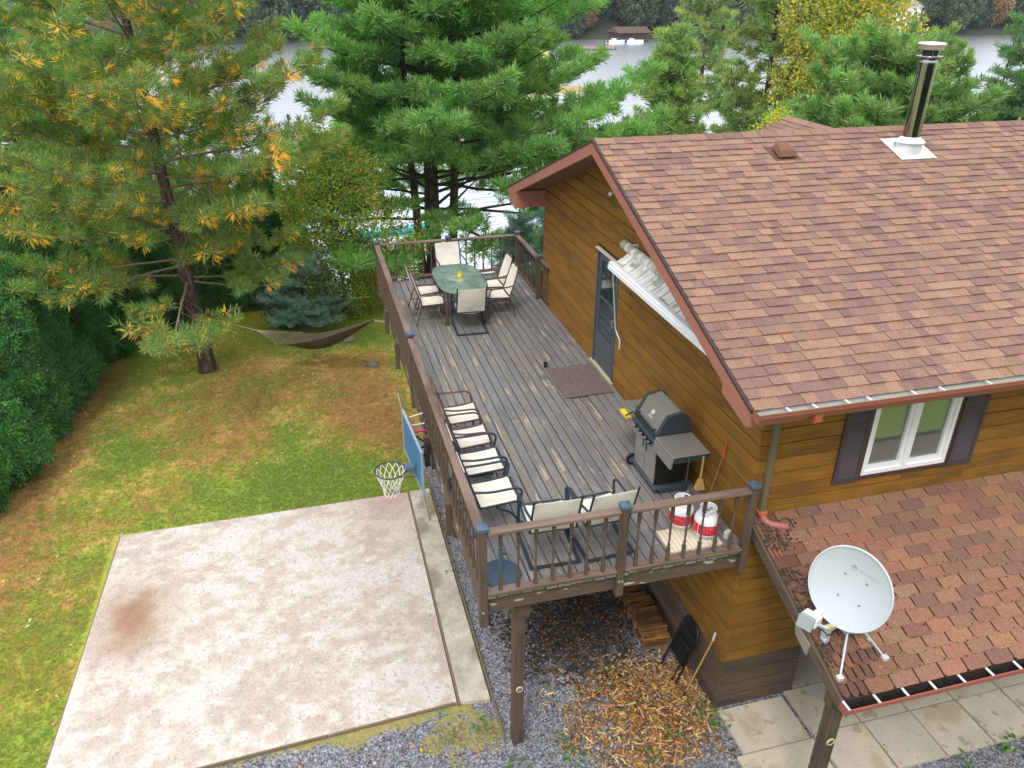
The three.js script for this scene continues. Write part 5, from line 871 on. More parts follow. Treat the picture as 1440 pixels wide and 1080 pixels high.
// ================================================================ HAMMOCK between pine and deck
{
  const h = thing('hammock', 'olive brown fabric hammock with wooden spreader hung between pine and deck', 'hammock');
  const A = V(-5.5, .86, -12.4), B = V(-3.46, 1.90, -10.6); const sd = V(B.z - A.z, 0, A.x - B.x).normalize();   // sideways
  const ct = tex(128, 512, (u, v) => { const k = 78 + 16 * (vn(u * 64, v * 256, 741, 64, 256) - .5) + 22 * (fbm(u * 4, v * 10, 742, 3, 4, 10) - .5); return [k * 1.02, k * .92, k * .68]; });
  const f = sheet((u, v) => { const p = A.clone().lerp(B, v), w = .52 * (v < .08 ? 1 : 1 - .93 * Math.pow(Math.max(0, (v - .45) / .55), 2)); p.addScaledVector(sd, (u - .5) * 2 * w * (.85 - .25 * Math.sin(Math.PI * v))); p.y += -.46 * Math.sin(Math.PI * Math.pow(v, .75)) + .34 * Math.pow(Math.abs(u - .5) * 2, 1.6) * Math.sin(Math.PI * Math.pow(clamp(v), .75)); return [p.x, p.y, p.z]; }, 14, 30, .008);
  part('fabric', f, new THREE.MeshStandardMaterial({ map: ct, roughness: .9 }), h);
  const s0 = A.clone().addScaledVector(sd, -.43), s1 = A.clone().addScaledVector(sd, .43); part('spreader_bar', rod([s0.x, s0.y, s0.z], [s1.x, s1.y, s1.z], .02), mat('#6b5638', .7), h);
  const T = V(-7.36, 1.42, -12.82), K = A.clone().lerp(T, .42); const rp = []; for (let i = 0; i < 9; i++) { const q = s0.clone().lerp(s1, i / 8); rp.push(rod([q.x, q.y, q.z], [K.x, K.y, K.z], .004, .004, 5)); } rp.push(rod([K.x, K.y, K.z], [T.x, T.y, T.z], .010));
  const E = V(-2.80, 2.08, -9.66); for (let i = 0; i < 3; i++) rp.push(rod([B.x + .0, B.y - .05 + .02 * i, B.z], [E.x, E.y, E.z], .006, .006, 5)); part('ropes', merge(rp), mat('#a8a48c', .9), h);
}
// ================================================================ TREES
camera.updateMatrixWorld();
const FPX = 1097.71;
function rayDir(u, v) { return V((u - 720) / FPX, -(v - 540) / FPX, -1).applyQuaternion(camera.quaternion); }
const atDepth = (u, v, d) => camera.position.clone().addScaledVector(rayDir(u, v), d);
const atY = (u, v, y) => { const d = rayDir(u, v); return camera.position.clone().addScaledVector(d, (y - camera.position.y) / d.y); };
const barkTex = tex(256, 512, (u, v) => { const a = fbm(u * 12, v * 10, 801, 4, 12, 10), b = fbm(u * 40, v * 24, 802, 3, 40, 24), k = 70 + 75 * (a - .5) + 46 * (b - .5); return [k * 1.12, k * .98, k * .86]; });
const barkM = new THREE.MeshStandardMaterial({ map: barkTex, roughness: .95, bumpMap: barkTex, bumpScale: .02 }), twigM = mat('#84776a', .9), darkTwig = mat('#4a3f34', .95);
const leafM = new THREE.MeshPhysicalMaterial({ vertexColors: true, color: new THREE.Color(1.25, 1.25, 1.2), roughness: .9, side: THREE.DoubleSide, transmission: .6, thickness: 0 });
function needleTuft(n, len, w, a0, a1, stem, cA, cB, yel = 0, cY = null) {
  const P = [], Cc = [];
  for (let i = 0; i < n; i++) {
    const az = rr(0, 6.283), y = yel && rnd() < yel, an = y ? rr(a1 * .8, a1 * 1.35) : rr(a0, a1), L = len * rr(.75, 1.1), s = y ? rr(-stem, -stem * .1) : rr(-stem * .35, stem);
    const d = V(Math.sin(an) * Math.cos(az), Math.cos(an), Math.sin(an) * Math.sin(az)), b = V(0, s, 0).addScaledVector(d, .01), t = b.clone().addScaledVector(d, L), q = d.clone().cross(V(rr(-1, 1), rr(-1, 1), rr(-1, 1))).normalize().multiplyScalar(w / 2);
    const m1 = b.clone().addScaledVector(d, L * .55);
    P.push(b.x, b.y, b.z, m1.x + q.x, m1.y + q.y, m1.z + q.z, t.x, t.y, t.z, b.x, b.y, b.z, t.x, t.y, t.z, m1.x - q.x, m1.y - q.y, m1.z - q.z);
    const c = y ? cY.map(k => k * rr(.75, 1.15)) : mix3(cA, cB, rnd()); for (let k = 0; k < 6; k++) Cc.push(...c);
  }
  const g = new THREE.BufferGeometry(); g.setAttribute('position', new THREE.Float32BufferAttribute(P, 3)); g.setAttribute('color', new THREE.Float32BufferAttribute(Cc, 3)); g.computeVertexNormals(); return g;
}
function leafClump(n, R, l, w, cols, flat = 1) {
  const P = [], Cc = [];
  for (let i = 0; i < n; i++) {
    const c = V(rr(-1, 1), rr(-1, 1) * flat, rr(-1, 1)).normalize().multiplyScalar(R * Math.cbrt(rnd())), d = c.clone().normalize().add(V(rr(-.8, .8), rr(-.9, .5), rr(-.8, .8))).normalize(), s = d.clone().cross(V(rr(-1, 1), rr(.2, 1), rr(-1, 1))).normalize();
    const a = c, b = c.clone().addScaledVector(d, l * .5).addScaledVector(s, w / 2), t = c.clone().addScaledVector(d, l), e = c.clone().addScaledVector(d, l * .5).addScaledVector(s, -w / 2);
    P.push(...a, ...b, ...t, ...a, ...t, ...e); const k = pick(cols).map(q => q * rr(.85, 1.15)); for (let j = 0; j < 6; j++) Cc.push(...k);
  }
  const g = new THREE.BufferGeometry(); g.setAttribute('position', new THREE.Float32BufferAttribute(P, 3)); g.setAttribute('color', new THREE.Float32BufferAttribute(Cc, 3)); g.computeVertexNormals(); return g;
}
function cedarSpray(n, L, cols) {       // flat drooping fans
  const P = [], Cc = [];
  for (let f = 0; f < n; f++) {
    const az = f / n * 6.283 + rr(-.5, .5), tilt = rr(.5, 1.2), ax = V(Math.sin(tilt) * Math.cos(az), Math.cos(tilt), Math.sin(tilt) * Math.sin(az)), sd = ax.clone().cross(V(rr(-.5, .5), 1, rr(-.5, .5))).normalize(), col = pick(cols).map(q => q * rr(.85, 1.15));
    for (let i = 0; i < 7; i++) {
      const s = i / 7 * L * .8, side = i % 2 ? 1 : -1, d = ax.clone().multiplyScalar(.75).addScaledVector(sd, side * rr(.4, .75)).normalize(), b = ax.clone().multiplyScalar(s), l = L * rr(.32, .5) * (1 - i * .06), q = d.clone().cross(ax.clone().cross(sd)).normalize().multiplyScalar(l * .17), t = b.clone().addScaledVector(d, l), m1 = b.clone().addScaledVector(d, l * .5); t.y -= l * .18;
      P.push(...b, m1.x + q.x, m1.y + q.y, m1.z + q.z, ...t, ...b, ...t, m1.x - q.x, m1.y - q.y, m1.z - q.z); const c = col; for (let j = 0; j < 6; j++) Cc.push(...c);
    }
  }
  const g = new THREE.BufferGeometry(); g.setAttribute('position', new THREE.Float32BufferAttribute(P, 3)); g.setAttribute('color', new THREE.Float32BufferAttribute(Cc, 3)); g.computeVertexNormals(); return g;
}
function trunkGeo(pts, r0, r1, n = 10) {     // pts: Vector3 list, flared foot
  const c = new THREE.CatmullRomCurve3(pts), N = pts.length * 4, P = [], U = [], I = []; let len = c.getLength();
  for (let i = 0; i <= N; i++) { const t = i / N, p = c.getPoint(t), r = mix(r0, r1, Math.pow(t, .85)) * (1 + .45 * Math.exp(-t * len / .25)); for (let k = 0; k <= n; k++) { const a = k / n * 6.28319, w = 1 + .08 * Math.sin(a * 3 + i) ; P.push(p.x + Math.cos(a) * r * w, p.y, p.z + Math.sin(a) * r * w); U.push(k / n, t * len / 2); } }
  for (let i = 0; i < N; i++) for (let k = 0; k < n; k++) { const a = i * (n + 1) + k; I.push(a, a + n + 1, a + 1, a + 1, a + n + 1, a + n + 2); }
  const g = new THREE.BufferGeometry(); g.setAttribute('position', new THREE.Float32BufferAttribute(P, 3)); g.setAttribute('uv', new THREE.Float32BufferAttribute(U, 2)); g.setIndex(I); g.computeVertexNormals(); return g.toNonIndexed();
}
// a whorled conifer: trunk, limbs and an instanced crown of tufts
function conifer(o) {
  reseed(o.seed); const root = thing(o.name, o.label, o.category || 'tree', o.group, o.at), h = o.height, ln = o.lean || [0, 0];
  const P = []; for (let i = 0; i <= 6; i++) { const t = i / 6; P.push(V(ln[0] * t * h + rr(-1, 1) * .05 * (i ? 1 : 0), -.25 + t * (h + .25), ln[1] * t * h + rr(-1, 1) * .05 * (i ? 1 : 0))); }
  const tc = new THREE.CatmullRomCurve3(P); const stems = [trunkGeo(P, o.r, .02)];
  for (const [dx, dz, k] of o.stems || []) stems.push(trunkGeo(P.map((p, i) => V(p.x + dx * (i < 5 ? 1 + i * .22 : 1.4), p.y * .8, p.z + dz * (i < 5 ? 1 + i * .22 : 1.4))), o.r * k, .02, 8));
  part('trunk', merge(stems), barkM, root);
  const limbs = [], stub = [], S = spraySet(o), inst = S.map(() => [[], []]);
  const up = V(0, 1, 0);
  const spray = (p, d, sl) => {
    let k = 0, best = 9; S.forEach((q, i) => { const e = Math.abs(Math.log(sl / q.L)) + rnd() * .12; if (e < best) { best = e; k = i; } });
    const y = d.clone().normalize(), z = up.clone().addScaledVector(y, -y.y); if (z.length() < .2) z.set(rr(-1, 1), .2, rr(-1, 1)).addScaledVector(y, -z.dot(y)); z.normalize(); const x = y.clone().cross(z);
    const m = new THREE.Matrix4().makeBasis(x, y, z), tw = new THREE.Matrix4().makeRotationY(rr(-.6, .6)), sc = clamp(sl / S[k].L, .7, 1.35); m.multiply(tw).scale(V(sc, sc, sc)).setPosition(p);
    inst[k][0].push(m); const c = rr(.82, 1.2); inst[k][1].push([c * rr(.9, 1.12), c, c * rr(.85, 1.1)]);
  };
  for (let y = o.from; y < h - .3; y += o.step * rr(.8, 1.2)) {
    const f = (y - o.from) / (h - o.from), nb = Math.max(3, Math.round(o.nb * rr(.75, 1.2))), a0 = rr(0, 6.28);
    for (let b = 0; b < nb; b++) {
      const az = a0 + b / nb * 6.283 + rr(-.35, .35), L = o.len(f, az) * rr(.72, 1.12); if (L < .15) continue;
      const y0 = y + rr(-.25, .25), s = tc.getPoint(clamp((y0 + .25) / (h + .25))), el = o.rise(f) + rr(-.12, .12);
      const out = V(Math.cos(az), 0, Math.sin(az)), sd = V(-Math.sin(az), 0, Math.cos(az)), bend = rr(-.25, .25), pts = [], n = 7;
      for (let i = 0; i <= n; i++) { const t = i / n; pts.push(s.clone().addScaledVector(out, L * t).addScaledVector(sd, bend * L * t * t * .6).add(V(0, L * (Math.sin(el) * t - o.droop * t * t * (1 - .45 * t) + (o.tipup || 0) * t * t * t) + rr(-1, 1) * .02 * L * (i ? 1 : 0) * .4, 0))); }
      const r0 = clamp(L * (o.thick || .012), .008, .06);
      for (let i = 0; i < n; i++) limbs.push(rod(pts[i].toArray(), pts[i + 1].toArray(), r0 * (1 - i / n * .8), r0 * (1 - (i + 1) / n * .8), 5));
      const cv = new THREE.CatmullRomCurve3(pts), bare = o.bare(f); let sgn = rnd() < .5 ? 1 : -1;
      for (let t = bare * rr(.8, 1.1); t < .98; t += o.subStep / L * rr(.7, 1.3)) {
        const p = cv.getPoint(t), tg = cv.getTangent(t), sl = Math.min(o.subMax, L * o.sub * (1.1 - t)) * rr(.6, 1.15) + .15; sgn = -sgn;
        const d = tg.clone().multiplyScalar(.75).addScaledVector(sd, sgn * rr(.55, 1.0)).add(V(0, rr(-.1, .3) + (o.subUp || 0), 0)).normalize(), e = p.clone().addScaledVector(d, sl);
        limbs.push(rod(p.toArray(), e.toArray(), .007, .003, 3)); spray(p, d, sl);
      }
      spray(cv.getPoint(.86), cv.getTangent(.95), Math.max(.3, L * .14));
      if (o.dead && f < .6) for (let k = 0; k < 5; k++) { const t = rr(.1, .6), p = cv.getPoint(t), d = cv.getTangent(t).multiplyScalar(.6).addScaledVector(sd, rr(-1, 1)).add(V(0, rr(-.7, .1), 0)).normalize(), e = p.clone().addScaledVector(d, rr(.3, 1.0)), e2 = e.clone().add(V(rr(-.25, .25), rr(-.3, .1), rr(-.25, .25))); stub.push(rod(p.toArray(), e.toArray(), .007, .004, 3), rod(e.toArray(), e2.toArray(), .004, .002, 3)); }
    }
  }
  part('branches', merge(limbs.concat(stub)), o.twig || twigM, root);
  S.forEach((q, k) => inst[k][0].length && instanced('crown', q.g, leafM, inst[k][0], root, inst[k][1]));
  return root;
}
const sprayCache = new Map();
function spraySet(o) {          // twigs of a few lengths, each with its tufts, shared by all trees of a kind
  const key = o.tufts.map(g => g.uuid).join() + o.gap + o.size + o.subBare; if (sprayCache.has(key)) return sprayCache.get(key);
  const keep = seed; reseed(77 + sprayCache.size); const set = [];
  for (const f of [.3, .3, .55, .55, .9, .9, 1.35]) {
    const L = f * Math.max(.7, o.subMax) / 1.2, P = [], Cc = [], q = V();
    const tuft = (p, d, s) => { const g = pick(o.tufts), A = g.attributes.position, K = g.attributes.color, m = mxDir(p, d, s * rr(.8, 1.2), rr(0, 6.28)), c = rr(.85, 1.18), w = rr(.92, 1.1); for (let i = 0; i < A.count; i++) { q.fromBufferAttribute(A, i).applyMatrix4(m); P.push(q.x, q.y, q.z); Cc.push(K.getX(i) * c * w, K.getY(i) * c, K.getZ(i) * c); } };
    const line = (p0, d, l, from) => { for (let t = from * l; t <= l + .001; t += o.gap * rr(.8, 1.25)) tuft(p0.clone().addScaledVector(d, t).add(V(rr(-1, 1), rr(-1, 1), rr(-.6, .9)).multiplyScalar(o.gap * .4)), d.clone().multiplyScalar(1 - (o.lift ?? .3) * .6).add(V(rr(-.45, .45), rr(-.2, .3), (o.lift ?? .3) + rr(-.3, .4))), o.size); };
    line(V(0, 0, 0), V(0, 1, 0), L, o.subBare);
    const ns = L > .9 ? 4 : L > .5 ? 3 : L > .3 ? 1 : 0;
    for (let k = 0; k < ns; k++) { const t = L * (.3 + .6 * k / Math.max(1, ns)), sg = k % 2 ? 1 : -1; line(V(0, t, 0), V(sg * rr(.6, .95), .7, rr(-.1, .35)).normalize(), Math.min(L * .45, L - t + .2) * rr(.7, 1.1), .35); }
    const g = new THREE.BufferGeometry(); g.setAttribute('position', new THREE.Float32BufferAttribute(P, 3)); g.setAttribute('color', new THREE.Float32BufferAttribute(Cc, 3)); g.computeVertexNormals(); set.push({ L, g });
  }
  seed = keep; sprayCache.set(key, set); return set;
}
// a shrub, hedge cedar or leafy tree: clumps spread through a volume
function leafy(o) {
  reseed(o.seed); const root = thing(o.name, o.label, o.category || 'tree', o.group, o.at), h = o.height, mats = [], cols = [], limbs = [];
  const P = []; for (let i = 0; i <= 4; i++) P.push(V(rr(-1, 1) * .04 * h * (i ? .5 : 0), -.25 + (h * .92 + .25) * i / 4, rr(-1, 1) * .04 * h * (i ? .5 : 0)));
  part('trunk', trunkGeo(P, o.r, .012, 8), o.bark || barkM, root);
  const lob = []; for (let i = 0; i < (o.lobes || 9); i++) { const t = rr(.12, .95); lob.push([rr(0, 6.28), t, rr(.25, .55)]); }
  for (let i = 0; i < o.n; i++) {
    const t = Math.pow(rnd(), o.bias || 1), az = rr(0, 6.283); let R = o.shape(t);
    const m0 = o.m0 || .8; let m = m0; for (const [la, lt, ls] of lob) { const da = Math.abs(((az - la + 9.4248) % 6.2832) - 3.1416); m = Math.max(m, m0 + ls * Math.exp(-(da * da) / .35 - (t - lt) ** 2 / .02)); }
    const sh = o.shell || .55, rad = R * m * (sh + (1 - sh) * Math.sqrt(rnd())) * (rnd() < .2 ? rr(.3, 1) : 1), y = o.y0 + t * (h - o.y0);
    const p = V(Math.cos(az) * rad, y + rr(-.1, .1), Math.sin(az) * rad), d = V(Math.cos(az), o.dirY ?? .3, Math.sin(az)).add(V(rr(-.4, .4), rr(-.4, .4), rr(-.4, .4)));
    mats.push(mxDir(p, d, o.size * rr(.7, 1.25), rr(0, 6.28))); const k = rr(.75, 1.25); cols.push(rnd() < (o.yellow || 0) ? [k * (o.yc || [2.4, 1.35, .5])[0], k * (o.yc || [2.4, 1.35, .5])[1], k * (o.yc || [2.4, 1.35, .5])[2]] : [k * rr(.9, 1.1), k, k * rr(.9, 1.1)]);
    if (i % (o.limbEvery || 14) === 0) { const b = V(0, Math.max(.1, y - rad * rr(.2, .7)), 0); limbs.push(rod(b.toArray(), p.toArray(), .012 * Math.sqrt(h / 4), .004, 4)); }
  }
  part('branches', merge(limbs), o.bark || darkTwig, root);
  const S2 = o.tufts.map(() => [[], []]); mats.forEach((m, i) => { const k = i % o.tufts.length; S2[k][0].push(m); S2[k][1].push(cols[i]); });
  o.tufts.forEach((g, k) => instanced('crown', g, leafM, S2[k][0], root, S2[k][1]));
  return root;
}
const onG = (x, z) => [x, ground(x, z) - .02, z];
reseed(90);
const G1 = lin(58, 104, 46), G2 = lin(96, 142, 70), G0 = lin(42, 82, 40), YN = lin(240, 202, 56), YG = lin(150, 150, 46);
const redTufts = [needleTuft(44, .17, .014, .15, 1.3, .10, lin(74, 124, 46), lin(128, 168, 74)), needleTuft(46, .17, .014, .15, 1.25, .13, lin(74, 122, 46), lin(134, 170, 72), .46, YN), needleTuft(44, .17, .014, .15, 1.25, .10, lin(82, 126, 48), lin(140, 166, 70), .12, lin(214, 176, 56)), needleTuft(44, .17, .014, .15, 1.3, .10, lin(88, 126, 44), lin(148, 164, 66))];
const whiteTufts = [needleTuft(34, .20, .022, .1, 1.45, .09, lin(78, 132, 52), lin(142, 190, 96)), needleTuft(34, .20, .022, .1, 1.4, .09, lin(88, 138, 52), lin(156, 198, 96)), needleTuft(34, .20, .022, .1, 1.45, .09, lin(70, 122, 48), lin(128, 176, 86))];
const oliveTufts = [needleTuft(30, .26, .034, .1, 1.45, .10, lin(100, 134, 50), lin(176, 184, 96)), needleTuft(30, .26, .034, .1, 1.4, .10, lin(84, 124, 56), lin(150, 172, 92))];
const spruceTufts = [needleTuft(36, .14, .016, .3, 1.35, .12, lin(54, 100, 50), lin(104, 152, 78))], blueTufts = [needleTuft(34, .075, .009, .3, 1.4, .08, lin(116, 152, 140), lin(168, 198, 186))], youngTufts = [needleTuft(34, .085, .009, .3, 1.4, .08, lin(52, 98, 78), lin(92, 140, 116))];
conifer({ name: 'red_pine', label: 'tall pine with yellowing inner needles growing on the lawn by the hedge', seed: 101, at: onG(-7.62, -12.85), height: 13.5, lean: [-.035, -.01], r: .21, from: 2.7, step: .54, nb: 6, len: (f, az) => 4.7 * (1 - .62 * f) * (f < .12 && Math.cos(az) > .2 ? .6 : 1), rise: f => .06 + .75 * f, droop: .22, tipup: .22, sub: .42, subMax: 1.6, subStep: .40, subUp: .05, subBare: .30, bare: f => .28 - .1 * f, gap: .21, size: 1.3, tufts: redTufts, dead: true, lift: .35, thick: .0085 });
conifer({ name: 'white_pine', label: 'large dense green pine with several stems behind the far deck railing', seed: 112, at: onG(-.55, -19.6), height: 16, r: .34, stems: [[-.42, .1, .55], [.52, .25, .6], [.16, -.4, .5]], from: 2.5, step: .58, nb: 6, len: (f, az) => (6.8 + 1.2 * Math.cos(az)) * (1 - .72 * f), rise: f => .10 + .5 * f, droop: .26, tipup: .18, sub: .40, subMax: 1.9, subStep: .30, subUp: .10, subBare: .15, bare: f => f < .14 ? .42 : .22 - .1 * f, gap: .21, size: 1.45, tufts: whiteTufts, twig: darkTwig, lift: .45 });
const baseAt = (u, v, d) => { const p = atDepth(u, v, d); return onG(p.x, p.z); };
conifer({ name: 'white_pine', label: 'bushy young pine rising beside the lake just past the cottage ridge end', seed: 123, at: baseAt(935, 190, 33), height: 9.8, r: .15, from: .8, step: .42, nb: 7, len: f => 2.4 * (1 - .8 * f), rise: f => .45 + .5 * f, droop: .12, tipup: .25, sub: .40, subMax: 1.2, subStep: .34, subUp: .25, subBare: .15, bare: () => .2, gap: .26, size: 1.5, tufts: oliveTufts.concat(whiteTufts.slice(1, 2)), twig: darkTwig, lift: .6 });
conifer({ name: 'white_pine', label: 'tall layered olive pine with bare dark trunk beside the bushy young pine', seed: 124, at: baseAt(1068, 190, 41), height: 17, r: .24, from: 2.2, step: .95, nb: 6, len: f => 3.2 * (1 - .5 * f), rise: f => .05 + .35 * f, droop: .15, tipup: .2, sub: .42, subMax: 1.7, subStep: .40, subUp: .05, subBare: .2, bare: () => .22, gap: .30, size: 1.5, tufts: oliveTufts, twig: darkTwig, lift: .5 });
conifer({ name: 'white_pine', label: 'pale hazy pine standing behind the tall layered olive pine', seed: 129, at: baseAt(985, 120, 58), height: 19, r: .24, from: 4, step: 1.0, nb: 5, len: f => 2.8 * (1 - .5 * f), rise: f => .1 + .35 * f, droop: .15, tipup: .2, sub: .42, subMax: 1.6, subStep: .5, subUp: .05, subBare: .2, bare: () => .22, gap: .36, size: 1.7, tufts: oliveTufts, twig: darkTwig, lift: .5 });
conifer({ name: 'white_pine', label: 'broad rounded soft green pine directly behind the chimney', seed: 125, at: baseAt(1235, 190, 29), height: 7.0, r: .2, stems: [[.8, .3, .7], [-.9, .2, .7]], from: 1.4, step: .4, nb: 8, len: f => 3.7 * Math.sqrt(1.02 - f * f), rise: f => .18 + .75 * f, droop: .14, tipup: .22, sub: .38, subMax: 1.6, subStep: .32, subUp: .3, subBare: .15, bare: () => .25, gap: .25, size: 1.6, tufts: whiteTufts.concat(oliveTufts.slice(1)), twig: darkTwig, lift: .7 });
conifer({ name: 'spruce', label: 'dark green spruce beyond the cottage roof, to the right of the thin dead-topped spruce', seed: 126, at: baseAt(1452, 190, 29), height: 13, r: .16, from: .6, step: .42, nb: 7, len: f => 3.0 * (1 - .9 * f), rise: f => -.05 + .3 * f, droop: .12, tipup: .15, sub: .4, subMax: 1.0, subStep: .26, subBare: .1, bare: () => .12, gap: .2, size: 1.5, tufts: spruceTufts, twig: darkTwig, lift: .2 });
conifer({ name: 'spruce', label: 'thin sparse spruce standing against the lake right of the chimney', seed: 127, at: baseAt(1383, 190, 37), height: 10.5, r: .09, lean: [.03, 0], from: .6, step: .5, nb: 5, len: f => 1.15 * (1 - .85 * f), rise: f => -.1 + .3 * f, droop: .1, tipup: .1, sub: .35, subMax: .5, subStep: .24, subBare: .1, bare: () => .15, gap: .2, size: 1.3, tufts: spruceTufts, twig: darkTwig, lift: .2 });
const broadA = [leafClump(16, .24, .12, .085, [lin(140, 160, 40), lin(176, 176, 44), lin(204, 186, 40), lin(112, 146, 44)])], broadG = [leafClump(16, .22, .11, .075, [lin(124, 162, 38), lin(146, 180, 44), lin(104, 146, 42), lin(186, 180, 44)])], dkShrub = [leafClump(14, .14, .07, .05, [lin(40, 84, 46), lin(60, 104, 52), lin(50, 92, 48)])];
const shedM = ["#9a9a96", "#85867f", "#a5a39c"].map(c => mat(c, .9));
const palebark = mat('#a5a098', .8);
leafy({ name: 'birch_tree', label: 'yellow leaved birch with pale stem between the two pines behind the ridge', seed: 131, at: baseAt(1178, 150, 37), height: 14, r: .12, y0: 3.2, n: 2500, size: 1.4, shape: t => 2.8 * Math.sqrt(Math.max(.02, 1 - (2 * t - .95) ** 2)), tufts: broadA, bark: palebark, yellow: .12, yc: [1.25, 1.08, .6] });
leafy({ name: 'yellow_shrub', label: 'yellow green shrub at the foot of the dark spruce beyond the roof', category: 'shrub', seed: 132, at: baseAt(1425, 185, 25), height: 4.8, r: .06, y0: .5, n: 900, size: 1.1, shape: t => 1.9 * Math.sqrt(Math.max(.02, 1 - (2 * t - .9) ** 2)), tufts: broadA.concat(broadG), yellow: .15 });
leafy({ name: 'sapling', label: 'spindly pale shrub showing over the cross gable roof', category: 'shrub', seed: 133, at: baseAt(1090, 185, 26), height: 5.4, r: .05, y0: 2.2, n: 240, size: .9, shape: t => 1.1 * Math.sqrt(Math.max(.02, 1 - (2 * t - 1) ** 2)), tufts: broadG, limbEvery: 4, yellow: .3 });
leafy({ name: 'cherry_tree', label: 'yellowing leafy tree beside the far left end of the deck', seed: 134, at: onG(-3.95, -16.2), height: 5.2, r: .08, y0: .3, n: 1700, size: .85, shape: t => 1.75 * Math.sqrt(Math.max(.03, 1 - (1.75 * t - .65) ** 2)) + .1, yc: [1.5, 1.2, .5], tufts: broadG.concat([leafClump(16, .22, .10, .06, [lin(88, 134, 40), lin(122, 160, 42), lin(206, 170, 40)])]), yellow: .10 });
leafy({ name: 'laurel_shrub', label: 'low glossy dark green shrub on the lawn left of the blue spruce', category: 'shrub', seed: 135, at: onG(-5.55, -15.3), height: 1.25, r: .03, y0: .08, n: 330, size: .85, shape: t => .75 * Math.sqrt(Math.max(.02, 1 - (2 * t - .9) ** 2)), tufts: dkShrub });
conifer({ name: 'blue_spruce', label: 'small bluish spruce on the lawn behind the hammock', seed: 136, at: onG(-4.95, -15.2), height: 2.3, r: .07, from: .45, step: .22, nb: 6, len: f => 1.3 * (1 - .85 * f), rise: f => .05 + .35 * f, droop: .08, tipup: .1, sub: .5, subMax: .6, subStep: .13, subBare: .1, bare: f => .35 - .3 * f, gap: .09, size: 1.2, tufts: blueTufts, twig: darkTwig, lift: .25 });
conifer({ name: 'young_spruce', label: 'young blue green spruce behind the middle of the far railing', seed: 137, at: onG(.85, -13.6), height: 3.5, r: .05, from: .3, step: .2, nb: 6, len: f => 1.0 * (1 - .93 * f), rise: f => .15 + .4 * f, droop: .08, tipup: .1, sub: .45, subMax: .4, subStep: .12, subBare: .1, bare: () => .1, gap: .085, size: 1.2, tufts: youngTufts, twig: darkTwig, lift: .25 });
conifer({ name: 'young_spruce', label: 'young blue green spruce at the deck corner beside the cottage wall', seed: 138, at: onG(1.55, -12.2), height: 4.3, r: .05, from: .3, step: .2, nb: 6, len: f => 1.1 * (1 - .93 * f), rise: f => .15 + .4 * f, droop: .08, tipup: .1, sub: .45, subMax: .4, subStep: .12, subBare: .1, bare: () => .1, gap: .085, size: 1.2, tufts: youngTufts, twig: darkTwig, lift: .25 });
// cedar hedge
{
  reseed(95); const cs = [cedarSpray(9, .33, [lin(66, 136, 50), lin(92, 160, 62)]), cedarSpray(9, .33, [lin(56, 122, 48), lin(80, 146, 56)])];
  const row = [[-11.75, -7.5, 2.3, 1.2], [-11.6, -8.9, 2.9, 1.25], [-11.35, -10.4, 3.6, 1.45], [-11.2, -11.9, 3.3, 1.25], [-11.2, -13.3, 3.6, 1.3], [-10.7, -14.7, 3.4, 1.3], [-10.1, -15.9, 3.3, 1.25], [-9.3, -16.9, 3.2, 1.2], [-8.3, -17.6, 3.0, 1.1], [-12.9, -9.5, 4.2, 1.4], [-13.0, -12.3, 4.6, 1.5], [-12.6, -15.2, 4.6, 1.5], [-11.6, -17.4, 4.4, 1.5], [-7.3, -18.4, 3.9, 1.3], [-6.1, -18.9, 4.6, 1.35], [-5.6, -19.3, 3.2, 1.1]];
  const say = ['short cedar at the near end of the hedge beside the slab', 'second cedar of the hedge from its slab end', 'tall bulging cedar, third of the hedge from its slab end', 'cedar beside the bulging one, fourth from the slab end of the hedge', 'fifth cedar of the hedge from its slab end', 'cedar opposite the pine trunk, sixth of the hedge', 'cedar just past the pine trunk, seventh of the hedge', 'eighth cedar of the hedge, near the lake end', 'last cedar at the lake end of the hedge', 'tall cedar standing behind the near end of the hedge', 'tall cedar standing behind the middle of the hedge', 'tall cedar behind the hedge opposite the pine', 'tall cedar behind the lake end of the hedge', 'cedar closing the lawn towards the water, beside the last of the hedge', 'tallest of the three cedars between the lawn and the water', 'cedar between the lawn and the water, behind the blue spruce'];
  row.forEach(([x, z, h, r], i) => leafy({ name: 'hedge_cedar', label: say[i], category: 'cedar', group: 'cedars of the hedge along the lawn', seed: 140 + i, at: onG(x, z), height: h, r: .07, y0: .12, lobes: 18, m0: .68, n: Math.round(620 * r * h * .5), size: 1.15, shell: .72, bias: 1.15, shape: t => r * Math.pow(Math.max(.01, 1 - t), .55) * (.82 + .18 * Math.min(1, t * 6)), dirY: .15, tufts: cs, limbEvery: 40 }));
}
